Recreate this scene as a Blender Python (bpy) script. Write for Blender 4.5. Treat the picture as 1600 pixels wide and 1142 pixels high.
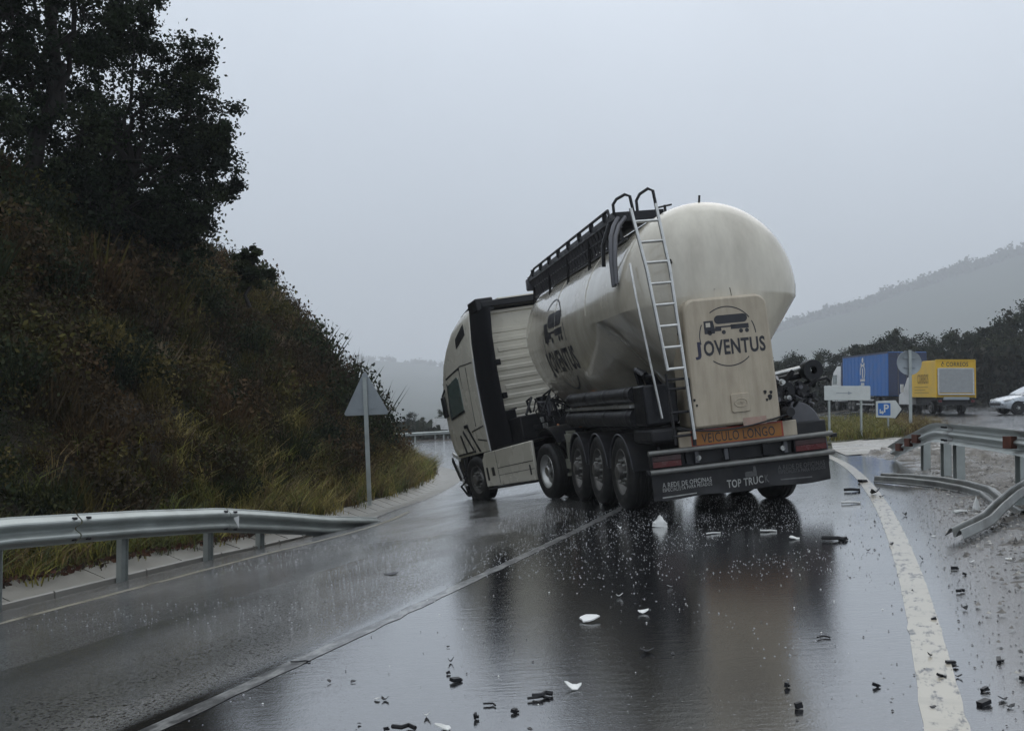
import bpy, bmesh, math, random
import numpy as np
from mathutils import Vector, Matrix, noise
for _o in list(bpy.data.objects):
    bpy.data.objects.remove(_o)
R_ = math.radians
scene = bpy.context.scene
COL = scene.collection
rng = np.random.default_rng(11)
random.seed(11)

# ------------------------------------------------------------------ camera, sky, sun, exposure
CAM_H = 1.40
cam_data = bpy.data.cameras.new('camera')
cam_data.sensor_width = 36.0
cam_data.lens = 36.0
cam_data.clip_start = 0.1
cam_data.clip_end = 6000
cam = bpy.data.objects.new('camera', cam_data)
COL.objects.link(cam)
cam.location = (0, 0, CAM_H)
cam.rotation_euler = (math.pi / 2 + math.atan(47 / 1600), 0, 0)
scene.camera = cam

world = bpy.data.worlds.new('World')
scene.world = world
world.use_nodes = True
wt = world.node_tree
wt.nodes.clear()
SUN_EL, SUN_ROT = R_(52), R_(20)
w_out = wt.nodes.new('ShaderNodeOutputWorld')
w_bg = wt.nodes.new('ShaderNodeBackground')
w_sky = wt.nodes.new('ShaderNodeTexSky')
w_sky.sky_type = 'NISHITA'
w_sky.sun_disc = False
w_sky.sun_elevation = SUN_EL
w_sky.sun_rotation = SUN_ROT
w_sky.dust_density = 4
w_tc = wt.nodes.new('ShaderNodeTexCoord')
w_sep = wt.nodes.new('ShaderNodeSeparateXYZ')
w_ramp = wt.nodes.new('ShaderNodeValToRGB')        # overcast deck: the zenith brighter than the horizon
w_ramp.color_ramp.elements[0].position = 0.0
w_ramp.color_ramp.elements[0].color = (4.5, 5.13, 5.95, 1)
w_ramp.color_ramp.elements[1].position = 1.0
w_ramp.color_ramp.elements[1].color = (10.6, 11.4, 12.3, 1)
w_noise = wt.nodes.new('ShaderNodeTexNoise')
w_noise.inputs['Scale'].default_value = 1.7
w_noise.inputs['Detail'].default_value = 5
w_nr = wt.nodes.new('ShaderNodeMapRange')
w_nr.inputs['From Min'].default_value = 0.3
w_nr.inputs['From Max'].default_value = 0.7
w_nr.inputs['To Min'].default_value = 0.88
w_nr.inputs['To Max'].default_value = 1.10
w_mul = wt.nodes.new('ShaderNodeVectorMath'); w_mul.operation = 'MULTIPLY'
w_mix = wt.nodes.new('ShaderNodeMix'); w_mix.data_type = 'RGBA'
w_mix.inputs[0].default_value = 0.9
wt.links.new(w_tc.outputs['Generated'], w_sep.inputs[0])
wt.links.new(w_sep.outputs['Z'], w_ramp.inputs[0])
wt.links.new(w_tc.outputs['Generated'], w_noise.inputs['Vector'])
wt.links.new(w_noise.outputs[0], w_nr.inputs['Value'])
wt.links.new(w_ramp.outputs[0], w_mul.inputs[0])
wt.links.new(w_nr.outputs[0], w_mul.inputs[1])
wt.links.new(w_sky.outputs[0], w_mix.inputs[6])
wt.links.new(w_mul.outputs[0], w_mix.inputs[7])
wt.links.new(w_mix.outputs[2], w_bg.inputs['Color'])
w_bg.inputs['Strength'].default_value = 0.118
wt.links.new(w_bg.outputs[0], w_out.inputs['Surface'])

sun_data = bpy.data.lights.new('sun', 'SUN')
sun_data.energy = 0.5
sun_data.angle = R_(60)
sun_data.color = (1.0, 0.97, 0.93)
sun = bpy.data.objects.new('sun', sun_data)
COL.objects.link(sun)
sun.location = (0, -20, 40)
# sun_rotation is measured clockwise from +Y
_sd = Vector((math.sin(SUN_ROT) * math.cos(SUN_EL), math.cos(SUN_ROT) * math.cos(SUN_EL), math.sin(SUN_EL)))
sun.rotation_euler = (-_sd).to_track_quat('-Z', 'Y').to_euler()

scene.view_settings.view_transform = 'Standard'
scene.view_settings.look = 'None'
scene.view_settings.exposure = 0.06
scene.view_settings.gamma = 1.0
scene.view_settings.use_curve_mapping = False
scene.render.engine = 'CYCLES'
cy = scene.cycles
cy.use_denoising = True
cy.max_bounces = 8
cy.diffuse_bounces = 3
cy.glossy_bounces = 4
cy.transmission_bounces = 4
cy.volume_bounces = 3
cy.transparent_max_bounces = 8
cy.caustics_reflective = False
cy.caustics_refractive = False
HAZE = 0.00056

# ------------------------------------------------------------------ ground shape
TH = R_(19.6)
CS, SN = math.cos(TH), math.sin(TH)
def s_t(X, Y): return X * CS - Y * SN, X * SN + Y * CS
def x_y(s, t): return s * CS + t * SN, -s * SN + t * CS
def G(X, Y):
    X = np.asarray(X, float); Y = np.asarray(Y, float)
    s = X * CS - Y * SN
    z = 0.055 * np.clip(s, -40, 20)
    z = z - np.clip(-s - 5, 0, 4) * 0.07
    z = z - .020 * np.clip(X * SN + Y * CS - 11, 0, 11) * np.clip((-s - 2.5) / 3, 0, 1)      # the lane sags before the bend
    z = z + 0.006 * np.clip(Y - 40, 0, 60) * np.clip((X - 6) / 6, 0, 1)
    z = z - 0.06 * np.clip(Y - 112, 0, 420) * np.clip((14 - X) / 10, 0, 1)      # the land drops to a valley beyond the far road
    return z
def g(X, Y): return float(G(X, Y))

# ------------------------------------------------------------------ mesh helpers
class MB:
    def __init__(self): self.v = []; self.f = []
    def add(self, vs, fs):
        o = len(self.v)
        self.v += [tuple(p) for p in vs]
        self.f += [tuple(i + o for i in f) for f in fs]
        return self
    def box(self, c, size, M=None):
        x, y, z = size[0] / 2, size[1] / 2, size[2] / 2
        vs = [Vector((a * x, b * y, d * z)) for d in (-1, 1) for b in (-1, 1) for a in (-1, 1)]
        if M is not None: vs = [M @ p for p in vs]
        vs = [p + Vector(c) for p in vs]
        return self.add(vs, [(0, 2, 3, 1), (4, 5, 7, 6), (0, 1, 5, 4), (2, 6, 7, 3), (0, 4, 6, 2), (1, 3, 7, 5)])
    def bx(self, x0, x1, y0, y1, z0, z1):
        return self.box(((x0 + x1) / 2, (y0 + y1) / 2, (z0 + z1) / 2), (x1 - x0, y1 - y0, z1 - z0))
    def beam(self, p0, p1, w, h, up=(0, 0, 1)):
        p0, p1 = Vector(p0), Vector(p1); d = p1 - p0; L = d.length; d.normalize()
        u = Vector(up)
        if abs(d.dot(u)) > .97: u = Vector((0, 1, 0))
        a = d.cross(u).normalized(); b = a.cross(d).normalized()
        M = Matrix((a, d, b)).transposed()
        return self.box((p0 + p1) / 2, (w, L, h), M)
    def tube(self, pts, r, n=8, caps=True, rs=None):
        pts = [Vector(p) for p in pts]
        rings = []; prev = None
        for i, p in enumerate(pts):
            d = (pts[min(i + 1, len(pts) - 1)] - pts[max(i - 1, 0)]).normalized()
            if prev is None:
                a = d.cross(Vector((0, 0, 1)) if abs(d.z) < .9 else Vector((0, 1, 0))).normalized()
            else:
                a = (prev - d * prev.dot(d)).normalized()
            prev = a; b = d.cross(a)
            rr = rs[i] if rs else r
            rings.append([p + (a * math.cos(2 * math.pi * k / n) + b * math.sin(2 * math.pi * k / n)) * rr for k in range(n)])
        vs = [q for R in rings for q in R]; fs = []
        for i in range(len(pts) - 1):
            for k in range(n):
                fs.append((i * n + k, i * n + (k + 1) % n, (i + 1) * n + (k + 1) % n, (i + 1) * n + k))
        if caps:
            fs.append(tuple(range(n))[::-1]); fs.append(tuple((len(pts) - 1) * n + k for k in range(n)))
        return self.add(vs, fs)
    def lathe(self, prof, c=(0, 0, 0), axis='X', n=32, a0=0, a1=2 * math.pi):
        """prof: (along axis, radius)"""
        full = abs(a1 - a0 - 2 * math.pi) < 1e-6
        m = n if full else n + 1
        vs = []
        for (u, r) in prof:
            for k in range(m):
                a = a0 + (a1 - a0) * k / n
                p = (u, r * math.cos(a), r * math.sin(a)) if axis == 'X' else ((r * math.cos(a), u, r * math.sin(a)) if axis == 'Y' else (r * math.cos(a), r * math.sin(a), u))
                vs.append((p[0] + c[0], p[1] + c[1], p[2] + c[2]))
        fs = []
        for i in range(len(prof) - 1):
            for k in range(n):
                k2 = (k + 1) % m if full else k + 1
                fs.append((i * m + k, i * m + k2, (i + 1) * m + k2, (i + 1) * m + k))
        return self.add(vs, fs)
    def prism(self, poly, axis, a, b):
        """poly in the two other axes (in order), extruded along axis from a to b"""
        n = len(poly)
        def P(u, v, w):
            return {'X': (w, u, v), 'Y': (u, w, v), 'Z': (u, v, w)}[axis]
        vs = [P(u, v, a) for u, v in poly] + [P(u, v, b) for u, v in poly]
        fs = [tuple(range(n))[::-1], tuple(range(n, 2 * n))]
        fs += [(i, (i + 1) % n, n + (i + 1) % n, n + i) for i in range(n)]
        return self.add(vs, fs)
    def grid(self, rows, closed=False):
        """rows of equally many points"""
        n = len(rows[0]); vs = [p for r in rows for p in r]; fs = []
        for i in range(len(rows) - 1):
            for k in range(n if closed else n - 1):
                k2 = (k + 1) % n
                fs.append((i * n + k, i * n + k2, (i + 1) * n + k2, (i + 1) * n + k))
        return self.add(vs, fs)
    def fan(self, pts):
        return self.add(pts, [tuple(range(len(pts)))])

def finish_mesh(name, mb, m, smooth=40, fix=True):
    me = bpy.data.meshes.new(name)
    me.from_pydata(mb.v, [], mb.f)
    if fix:
        bm = bmesh.new(); bm.from_mesh(me)
        bmesh.ops.recalc_face_normals(bm, faces=bm.faces)
        bm.to_mesh(me); bm.free()
    if m: me.materials.append(m)
    if smooth:
        me.shade_smooth()
        me.set_sharp_from_angle(angle=R_(smooth))
    return me

def obj(name, mb, m, parent=None, smooth=40, bevel=0, M=None, fix=True):
    o = bpy.data.objects.new(name, finish_mesh(name, mb, m, smooth, fix))
    COL.objects.link(o)
    if parent is not None: o.parent = parent
    if M is not None: o.matrix_local = M
    if bevel:
        b = o.modifiers.new('bevel', 'BEVEL'); b.width = bevel; b.segments = 2; b.limit_method = 'ANGLE'
    return o

def quads(name, P, m, tint=None, parent=None, smooth=False):
    """P: (N,4,3) array -> one mesh of N quads, with an optional colour per quad"""
    P = np.asarray(P, np.float32); n = len(P)
    me = bpy.data.meshes.new(name)
    me.vertices.add(n * 4); me.vertices.foreach_set('co', P.reshape(-1))
    me.loops.add(n * 4); me.loops.foreach_set('vertex_index', np.arange(n * 4, dtype=np.int32))
    me.polygons.add(n)
    me.polygons.foreach_set('loop_start', np.arange(0, n * 4, 4, dtype=np.int32))
    me.update(calc_edges=True)
    if tint is not None:
        a = me.attributes.new('tint', 'FLOAT_COLOR', 'POINT')
        c = np.ones((n, 4, 4), np.float32); c[:, :, :3] = np.asarray(tint, np.float32)[:, None, :]
        a.data.foreach_set('color', c.reshape(-1))
    me.materials.append(m)
    o = bpy.data.objects.new(name, me); COL.objects.link(o)
    if parent is not None: o.parent = parent
    return o

def tag(o, label=None, cat=None, group=None, kind=None):
    if label: o['label'] = label
    if cat: o['category'] = cat
    if group: o['group'] = group
    if kind: o['kind'] = kind
    return o

def empty(name, loc=(0, 0, 0), rotz=0, label=None, cat=None, group=None, kind=None, M=None):
    o = bpy.data.objects.new(name, None); COL.objects.link(o)
    o.empty_display_size = 0.3
    if M is not None: o.matrix_world = M
    else:
        o.location = loc; o.rotation_euler = (0, 0, rotz)
    return tag(o, label, cat, group, kind)

def copy_tree(o, parent=None):
    c = o.copy(); COL.objects.link(c)
    if parent is not None: c.parent = parent
    for ch in list(o.children): copy_tree(ch, c)
    return c

# ------------------------------------------------------------------ materials
def nodes_of(name):
    m = bpy.data.materials.new(name); m.use_nodes = True
    t = m.node_tree
    return m, t, t.nodes['Principled BSDF']

def N(t, kind, **kw):
    n = t.nodes.new(kind)
    for k, v in kw.items():
        if k in n.inputs: n.inputs[k].default_value = v
        else: setattr(n, k, v)
    return n

def mixc(t, fac, a, b, blend='MIX'):
    n = t.nodes.new('ShaderNodeMix'); n.data_type = 'RGBA'; n.blend_type = blend
    for i, v in ((0, fac), (6, a), (7, b)):
        if hasattr(v, 'is_output'): t.links.new(v, n.inputs[i])
        elif i == 0: n.inputs[0].default_value = v
        else: n.inputs[i].default_value = (*v[:3], 1)
    return n.outputs[2]

def maprange(t, v, a, b, c, d, smooth=False):
    n = t.nodes.new('ShaderNodeMapRange')
    if smooth: n.interpolation_type = 'SMOOTHSTEP'
    t.links.new(v, n.inputs['Value'])
    for k, x in zip(('From Min', 'From Max', 'To Min', 'To Max'), (a, b, c, d)): n.inputs[k].default_value = x
    return n.outputs[0]

def noise_tex(t, vec, scale, detail=4, rough=.55, stretch=None, rot=0):
    if stretch is not None or rot:
        mp = t.nodes.new('ShaderNodeMapping')
        mp.inputs['Scale'].default_value = stretch or (1, 1, 1)
        mp.inputs['Rotation'].default_value = (0, 0, rot)
        t.links.new(vec, mp.inputs['Vector']); vec = mp.outputs[0]
    n = N(t, 'ShaderNodeTexNoise', Scale=scale, Detail=detail, Roughness=rough)
    t.links.new(vec, n.inputs['Vector'])
    return n.outputs[0]

def mat(name, col, rough=.5, metal=0, var=.15, scale=5, bump=0, bscale=80, coat=0, dirt=None, damt=.5, dscale=3, streak=None, spec=.5):
    m, t, b = nodes_of(name)
    tc = t.nodes.new('ShaderNodeTexCoord').outputs['Object']
    n = noise_tex(t, tc, scale, 5)
    f = maprange(t, n, .3, .7, 0, 1)
    c = mixc(t, f, tuple(x * (1 - var) for x in col), tuple(min(1, x * (1 + var)) for x in col))
    if dirt is not None:
        dn = noise_tex(t, tc, dscale, 7, .65, streak)
        df = maprange(t, dn, .60 - damt * .45, .98 - damt * .35, 0, min(1, .2 + damt * .7))
        c = mixc(t, df, c, dirt)
    t.links.new(c, b.inputs['Base Color'])
    rr = maprange(t, n, .3, .7, max(.02, rough - .08), min(1, rough + .1))
    t.links.new(rr, b.inputs['Roughness'])
    b.inputs['Metallic'].default_value = metal
    b.inputs['Specular IOR Level'].default_value = spec
    if coat:
        b.inputs['Coat Weight'].default_value = coat
        b.inputs['Coat Roughness'].default_value = .06
    if bump:
        bn = noise_tex(t, tc, bscale, 4)
        bp = N(t, 'ShaderNodeBump', Strength=bump, Distance=.01)
        t.links.new(bn, bp.inputs['Height']); t.links.new(bp.outputs[0], b.inputs['Normal'])
    return m

def leaf_mat(name, vary=.5, rough=.55, trans=.25, spec=.3):
    m, t, b = nodes_of(name)
    at = t.nodes.new('ShaderNodeAttribute'); at.attribute_name = 'tint'
    geo = t.nodes.new('ShaderNodeNewGeometry')
    k = maprange(t, geo.outputs['Random Per Island'], 0, 1, 1 - vary, 1 + vary)
    vm = t.nodes.new('ShaderNodeVectorMath'); vm.operation = 'MULTIPLY'
    t.links.new(at.outputs['Color'], vm.inputs[0]); t.links.new(k, vm.inputs[1])
    t.links.new(vm.outputs[0], b.inputs['Base Color'])
    b.inputs['Roughness'].default_value = rough
    b.inputs['Specular IOR Level'].default_value = spec
    tr = t.nodes.new('ShaderNodeBsdfTranslucent')
    t.links.new(vm.outputs[0], tr.inputs['Color'])
    mx = t.nodes.new('ShaderNodeMixShader'); mx.inputs[0].default_value = trans
    t.links.new(b.outputs[0], mx.inputs[1]); t.links.new(tr.outputs[0], mx.inputs[2])
    t.links.new(mx.outputs[0], t.nodes['Material Output'].inputs['Surface'])
    return m

M_ = {}
M_['cream'] = mat('cream_paint', (.65, .605, .50), .2, var=.05, scale=1.5, coat=.7, dirt=(.26, .215, .16), damt=.62, dscale=.8, streak=(2.5, 2.5, .8))
M_['cream_dirty'] = mat('cream_grimy', (.47, .405, .305), .4, var=.08, scale=3, coat=.15, dirt=(.21, .155, .10), damt=.6, dscale=1.8, streak=(4, 4, .6))
M_['cab'] = mat('cab_paint', (.66, .625, .53), .26, var=.05, scale=1.5, coat=.4, dirt=(.30, .27, .22), damt=.18, dscale=1.2)
M_['tube'] = mat('grimy_aluminium', (.20, .20, .19), .42, metal=.6, var=.2, scale=9, dirt=(.09, .085, .075), damt=.5)
M_['black'] = mat('black_plastic', (.010, .010, .012), .38, var=.3, scale=8, spec=.3)
M_['dark'] = mat('dark_chassis', (.016, .016, .018), .5, var=.35, scale=7, dirt=(.05, .043, .035), damt=.35, dscale=6, spec=.3)
M_['mid'] = mat('grey_paint', (.085, .085, .095), .35, var=.2, scale=4, dirt=(.06, .055, .05), damt=.4)
M_['alu'] = mat('dull_aluminium', (.55, .55, .53), .33, metal=.85, var=.15, scale=9, dirt=(.15, .14, .12), damt=.35)
M_['galv'] = mat('galvanised_steel', (.40, .43, .415), .44, metal=.6, var=.14, scale=3, dirt=(.17, .16, .14), damt=.35, dscale=2, bump=.05)
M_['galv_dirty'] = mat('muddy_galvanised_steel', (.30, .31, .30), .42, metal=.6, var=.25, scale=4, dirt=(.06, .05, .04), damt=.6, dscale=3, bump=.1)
M_['chassis_green'] = mat('olive_grey_paint', (.26, .26, .21), .45, var=.2, dirt=(.08, .07, .05), damt=.5)
M_['rubber'] = mat('tyre_rubber', (.013, .013, .013), .55, spec=.3, var=.3, scale=12, dirt=(.06, .055, .048), damt=.4, dscale=7)
M_['rim'] = mat('steel_rim', (.14, .135, .125), .42, metal=.6, var=.2, dirt=(.06, .055, .05), damt=.5, dscale=8)
M_['rim_bright'] = mat('alloy_rim', (.40, .40, .385), .36, metal=.95, var=.1)
M_['red'] = mat('tail_light_red', (.10, .012, .014), .22, var=.25, coat=.3, dirt=(.05, .04, .035), damt=.5, dscale=10)
M_['orange'] = mat('orange_sign_sheeting', (.38, .145, .022), .4, var=.15, dirt=(.16, .09, .035), damt=.6, dscale=5)
M_['signred'] = mat('red_border', (.36, .05, .025), .4, var=.15, dirt=(.2, .07, .04), damt=.4)
M_['ink'] = mat('black_lettering', (.02, .02, .025), .45, var=.2)
M_['ink_blue'] = mat('blue_black_lettering', (.022, .022, .05), .45, var=.2)
M_['ink_white'] = mat('grimy_white_lettering', (.42, .42, .40), .5, var=.2, dirt=(.06, .06, .06), damt=.55, dscale=9)
M_['ink_dim'] = mat('mud_covered_lettering', (.10, .10, .10), .5, var=.2, dirt=(.03, .03, .03), damt=.6, dscale=9)
M_['flap'] = mat('mud_flap_rubber', (.015, .015, .017), .42, spec=.35, var=.25, dirt=(.06, .055, .048), damt=.4, dscale=3)
M_['glass'] = mat('cab_glass', (.10, .14, .13), .05, var=.05, coat=.6)
M_['concrete'] = mat('wet_concrete', (.27, .26, .235), .45, var=.2, scale=3, bump=.25, bscale=60, dirt=(.10, .085, .06), damt=.5, dscale=1.5)
M_['white'] = mat('white_paint', (.62, .62, .60), .35, var=.08, dirt=(.3, .29, .26), damt=.3)
M_['white_shard'] = mat('white_plastic', (.70, .70, .67), .35, var=.08, dirt=(.25, .24, .22), damt=.25, dscale=20)
M_['signback'] = mat('sign_back_metal', (.30, .33, .35), .5, metal=.45, var=.1, scale=3)
M_['signface'] = mat('sign_sheet_white', (.55, .57, .55), .45, var=.06)
M_['signblue'] = mat('sign_sheet_blue', (.02, .13, .42), .4, var=.1)
M_['lorry_blue'] = mat('blue_curtain', (.012, .125, .40), .45, var=.12, scale=1.2)
M_['lorry_dark'] = mat('navy_paint', (.018, .03, .075), .45, var=.2)
M_['yellow'] = mat('yellow_paint', (.70, .43, .02), .38, var=.08, scale=1.5)
M_['grey_door'] = mat('grey_roller_door', (.33, .34, .34), .45, var=.08)
M_['car'] = mat('silver_car_paint', (.50, .53, .56), .28, metal=.3, var=.05, coat=.5)
M_['bark'] = mat('wet_bark', (.016, .013, .011), .85, var=.4, scale=9, bump=.5, bscale=30)
M_['rust'] = mat('rusty_bracket', (.11, .040, .025), .6, var=.35, scale=9)
M_['wire'] = mat('copper_orange_hose', (.45, .14, .03), .5)
M_['stone'] = mat('stone', (.13, .12, .105), .45, var=.4, scale=20)
M_['stone_pale'] = mat('pale_stone', (.30, .29, .26), .45, var=.3, scale=20)
M_['stone_dark'] = mat('dark_clod', (.03, .027, .022), .5, var=.4, scale=20)
M_['crumb'] = mat('black_crumbs', (.016, .016, .017), .4, var=.4, scale=20)
M_['leaf'] = leaf_mat('leaf', vary=.32, rough=.75, spec=.12)
M_['far_leaf'] = leaf_mat('far_leaf', vary=.12, rough=.9, spec=.1)
M_['grassblade'] = leaf_mat('grass_blade', vary=.45, trans=.3)

# ------------------------------------------------------------------ lettering and flat print
def text_polys(body, w, h, heavy=0.0, shear=0):
    """2D mesh of a line of letters, centred, w by h"""
    cu = bpy.data.curves.new('lettering', 'FONT'); cu.body = body; cu.resolution_u = 3; cu.offset = heavy; cu.shear = shear
    cu.space_character = 1.08
    o = bpy.data.objects.new('lettering', cu); COL.objects.link(o)
    dg = bpy.context.evaluated_depsgraph_get()
    me = bpy.data.meshes.new_from_object(o.evaluated_get(dg))
    v = np.array([p.co[:2] for p in me.vertices]); f = [tuple(p.vertices) for p in me.polygons]
    bpy.data.objects.remove(o); bpy.data.curves.remove(cu); bpy.data.meshes.remove(me)
    lo, hi = v.min(0), v.max(0)
    v = (v - (lo + hi) / 2) / (hi - lo) * np.array([w, h])
    return v, f

def ring_poly(r, wd, a0, a1, n=24):
    v = []; f = []
    for k in range(n + 1):
        a = R_(a0 + (a1 - a0) * k / n)
        v += [(r * math.cos(a), r * math.sin(a)), ((r + wd) * math.cos(a), (r + wd) * math.sin(a))]
    for k in range(n): f.append((2 * k, 2 * k + 1, 2 * k + 3, 2 * k + 2))
    return np.array(v), f

def rect_poly(x0, x1, z0, z1, rad=0, n=6):
    if rad <= 0: return np.array([(x0, z0), (x1, z0), (x1, z1), (x0, z1)]), [(0, 1, 2, 3)]
    v = []
    for cx, cz, a in ((x1 - rad, z1 - rad, 0), (x0 + rad, z1 - rad, 90), (x0 + rad, z0 + rad, 180), (x1 - rad, z0 + rad, 270)):
        for k in range(n + 1):
            b = R_(a + 90 * k / n); v.append((cx + rad * math.cos(b), cz + rad * math.sin(b)))
    return np.array(v), [tuple(range(len(v)))]

def disc_poly(cx, cz, r, n=16):
    return np.array([(cx + r * math.cos(2 * math.pi * k / n), cz + r * math.sin(2 * math.pi * k / n)) for k in range(n)]), [tuple(range(n))]

def flat_print(name, polys, fn, m, parent, M=None, cut=0):
    """map flat 2D polygons (list of (verts, faces)) through fn(u, v) -> 3D"""
    bm = bmesh.new()
    for v, f in polys:
        vs = [bm.verts.new((p[0], p[1], 0)) for p in v]
        for q in f:
            try: bm.faces.new([vs[i] for i in q])
            except ValueError: pass
    bmesh.ops.triangulate(bm, faces=bm.faces)
    if cut:
        xs = [p.co.x for p in bm.verts]; ys = [p.co.y for p in bm.verts]
        for ax, lo, hi in ((0, min(xs), max(xs)), (1, min(ys), max(ys))):
            c = math.ceil(lo / cut) * cut
            while c < hi:
                n_ = Vector((1, 0, 0)) if ax == 0 else Vector((0, 1, 0))
                bmesh.ops.bisect_plane(bm, geom=bm.verts[:] + bm.edges[:] + bm.faces[:], plane_co=n_ * c, plane_no=n_)
                c += cut
    for p in bm.verts: p.co = Vector(fn(p.co.x, p.co.y))
    me = bpy.data.meshes.new(name); bm.to_mesh(me); bm.free()
    me.materials.append(m)
    o = bpy.data.objects.new(name, me); COL.objects.link(o); o.parent = parent
    if M is not None: o.matrix_local = M
    return o

TXT = {}
TXT['JOVENTUS'] = text_polys('OVENTUS', .84, .20, .03)
TXT['J'] = text_polys('J', .085, .225, .03)
TXT['VL'] = text_polys('VEICULO LONGO', 1.0, .17, .004)
TXT['A1'] = text_polys('A REDE DE OFICINAS', .66, .062, .012)
TXT['A2'] = text_polys('ESPECIALISTA PARA PESADOS', .66, .045, .008)
TXT['TOP'] = text_polys('TOP TRUC', .50, .10, .02)
TXT['K'] = text_polys('K', .055, .10, .02)
TXT['P'] = text_polys('P', .17, .30, .02)
TXT['CORREOS'] = text_polys('CORREOS', 1.25, .24, .012)
TXT['CORREOS_S'] = text_polys('CORREOS', 1.6, .55, .012)

def smooth_closed(pts): return pts
# ------------------------------------------------------------------ curves of the road, given as (s, t) across and along
def catmull(pts, step=.5):
    P = [np.array(p, float) for p in pts]; P = [2 * P[0] - P[1]] + P + [2 * P[-1] - P[-2]]
    out = []
    for i in range(1, len(P) - 2):
        n = max(2, int(np.linalg.norm(P[i + 1] - P[i]) / step))
        for k in range(n):
            u = k / n
            out.append(.5 * ((2 * P[i]) + (-P[i - 1] + P[i + 1]) * u + (2 * P[i - 1] - 5 * P[i] + 4 * P[i + 1] - P[i + 2]) * u * u + (-P[i - 1] + 3 * P[i] - 3 * P[i + 1] + P[i + 2]) * u ** 3))
    out.append(P[-2]); return np.array(out)

def resample(c, n):
    d = np.concatenate([[0], np.cumsum(np.linalg.norm(np.diff(c, axis=0), axis=1))])
    u = np.linspace(0, d[-1], n)
    return np.stack([np.interp(u, d, c[:, k]) for k in range(c.shape[1])], 1)

INNER = catmull([(-7.75, -8), (-7.75, 2), (-7.75, 11), (-7.9, 13), (-8.35, 15.5), (-9.2, 18.4), (-10.0, 22), (-10.75, 25), (-12.0, 29), (-14.3, 34), (-18.5, 40), (-27, 49), (-38, 57), (-52, 64)])
OUTER = catmull([(1.5, -8), (1.45, 2), (1.4, 8), (1.5, 11), (1.5, 14), (1.3, 18), (1.0, 21), (.2, 26), (-1.2, 31), (-3.4, 38), (-8.2, 48), (-15, 60), (-24, 71), (-35, 79), (-50, 86)])
RLINE = catmull([(.26, -8), (.26, 2), (.22, 9), (-.06, 15.7), (-.65, 22.6), (-1.6, 29), (-3.9, 38), (-8.8, 48), (-15.7, 60)])
def to_xy(c): return np.stack(x_y(c[:, 0], c[:, 1]), 1)

def sheet(name, left, right, rows, cols, lift, m, jag=0.0):
    """a strip between two curves in XY, draped on the ground"""
    L, Rr = resample(to_xy(left), rows), resample(to_xy(right), rows)
    mb = MB(); grid = []
    for i in range(rows):
        a = L[i]; b = Rr[i].copy()
        if jag:
            d = (b - a) / np.linalg.norm(b - a)
            b = b + d * jag * (noise.noise((i * .37, 3.1, 0)) + .5 * noise.noise((i * 1.3, 7.7, 0)))
        row = []
        for k in range(cols + 1):
            p = a + (b - a) * k / cols
            row.append((p[0], p[1], g(p[0], p[1]) + lift))
        grid.append(row)
    mb.grid(grid)
    return obj(name, mb, m, smooth=60)

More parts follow.
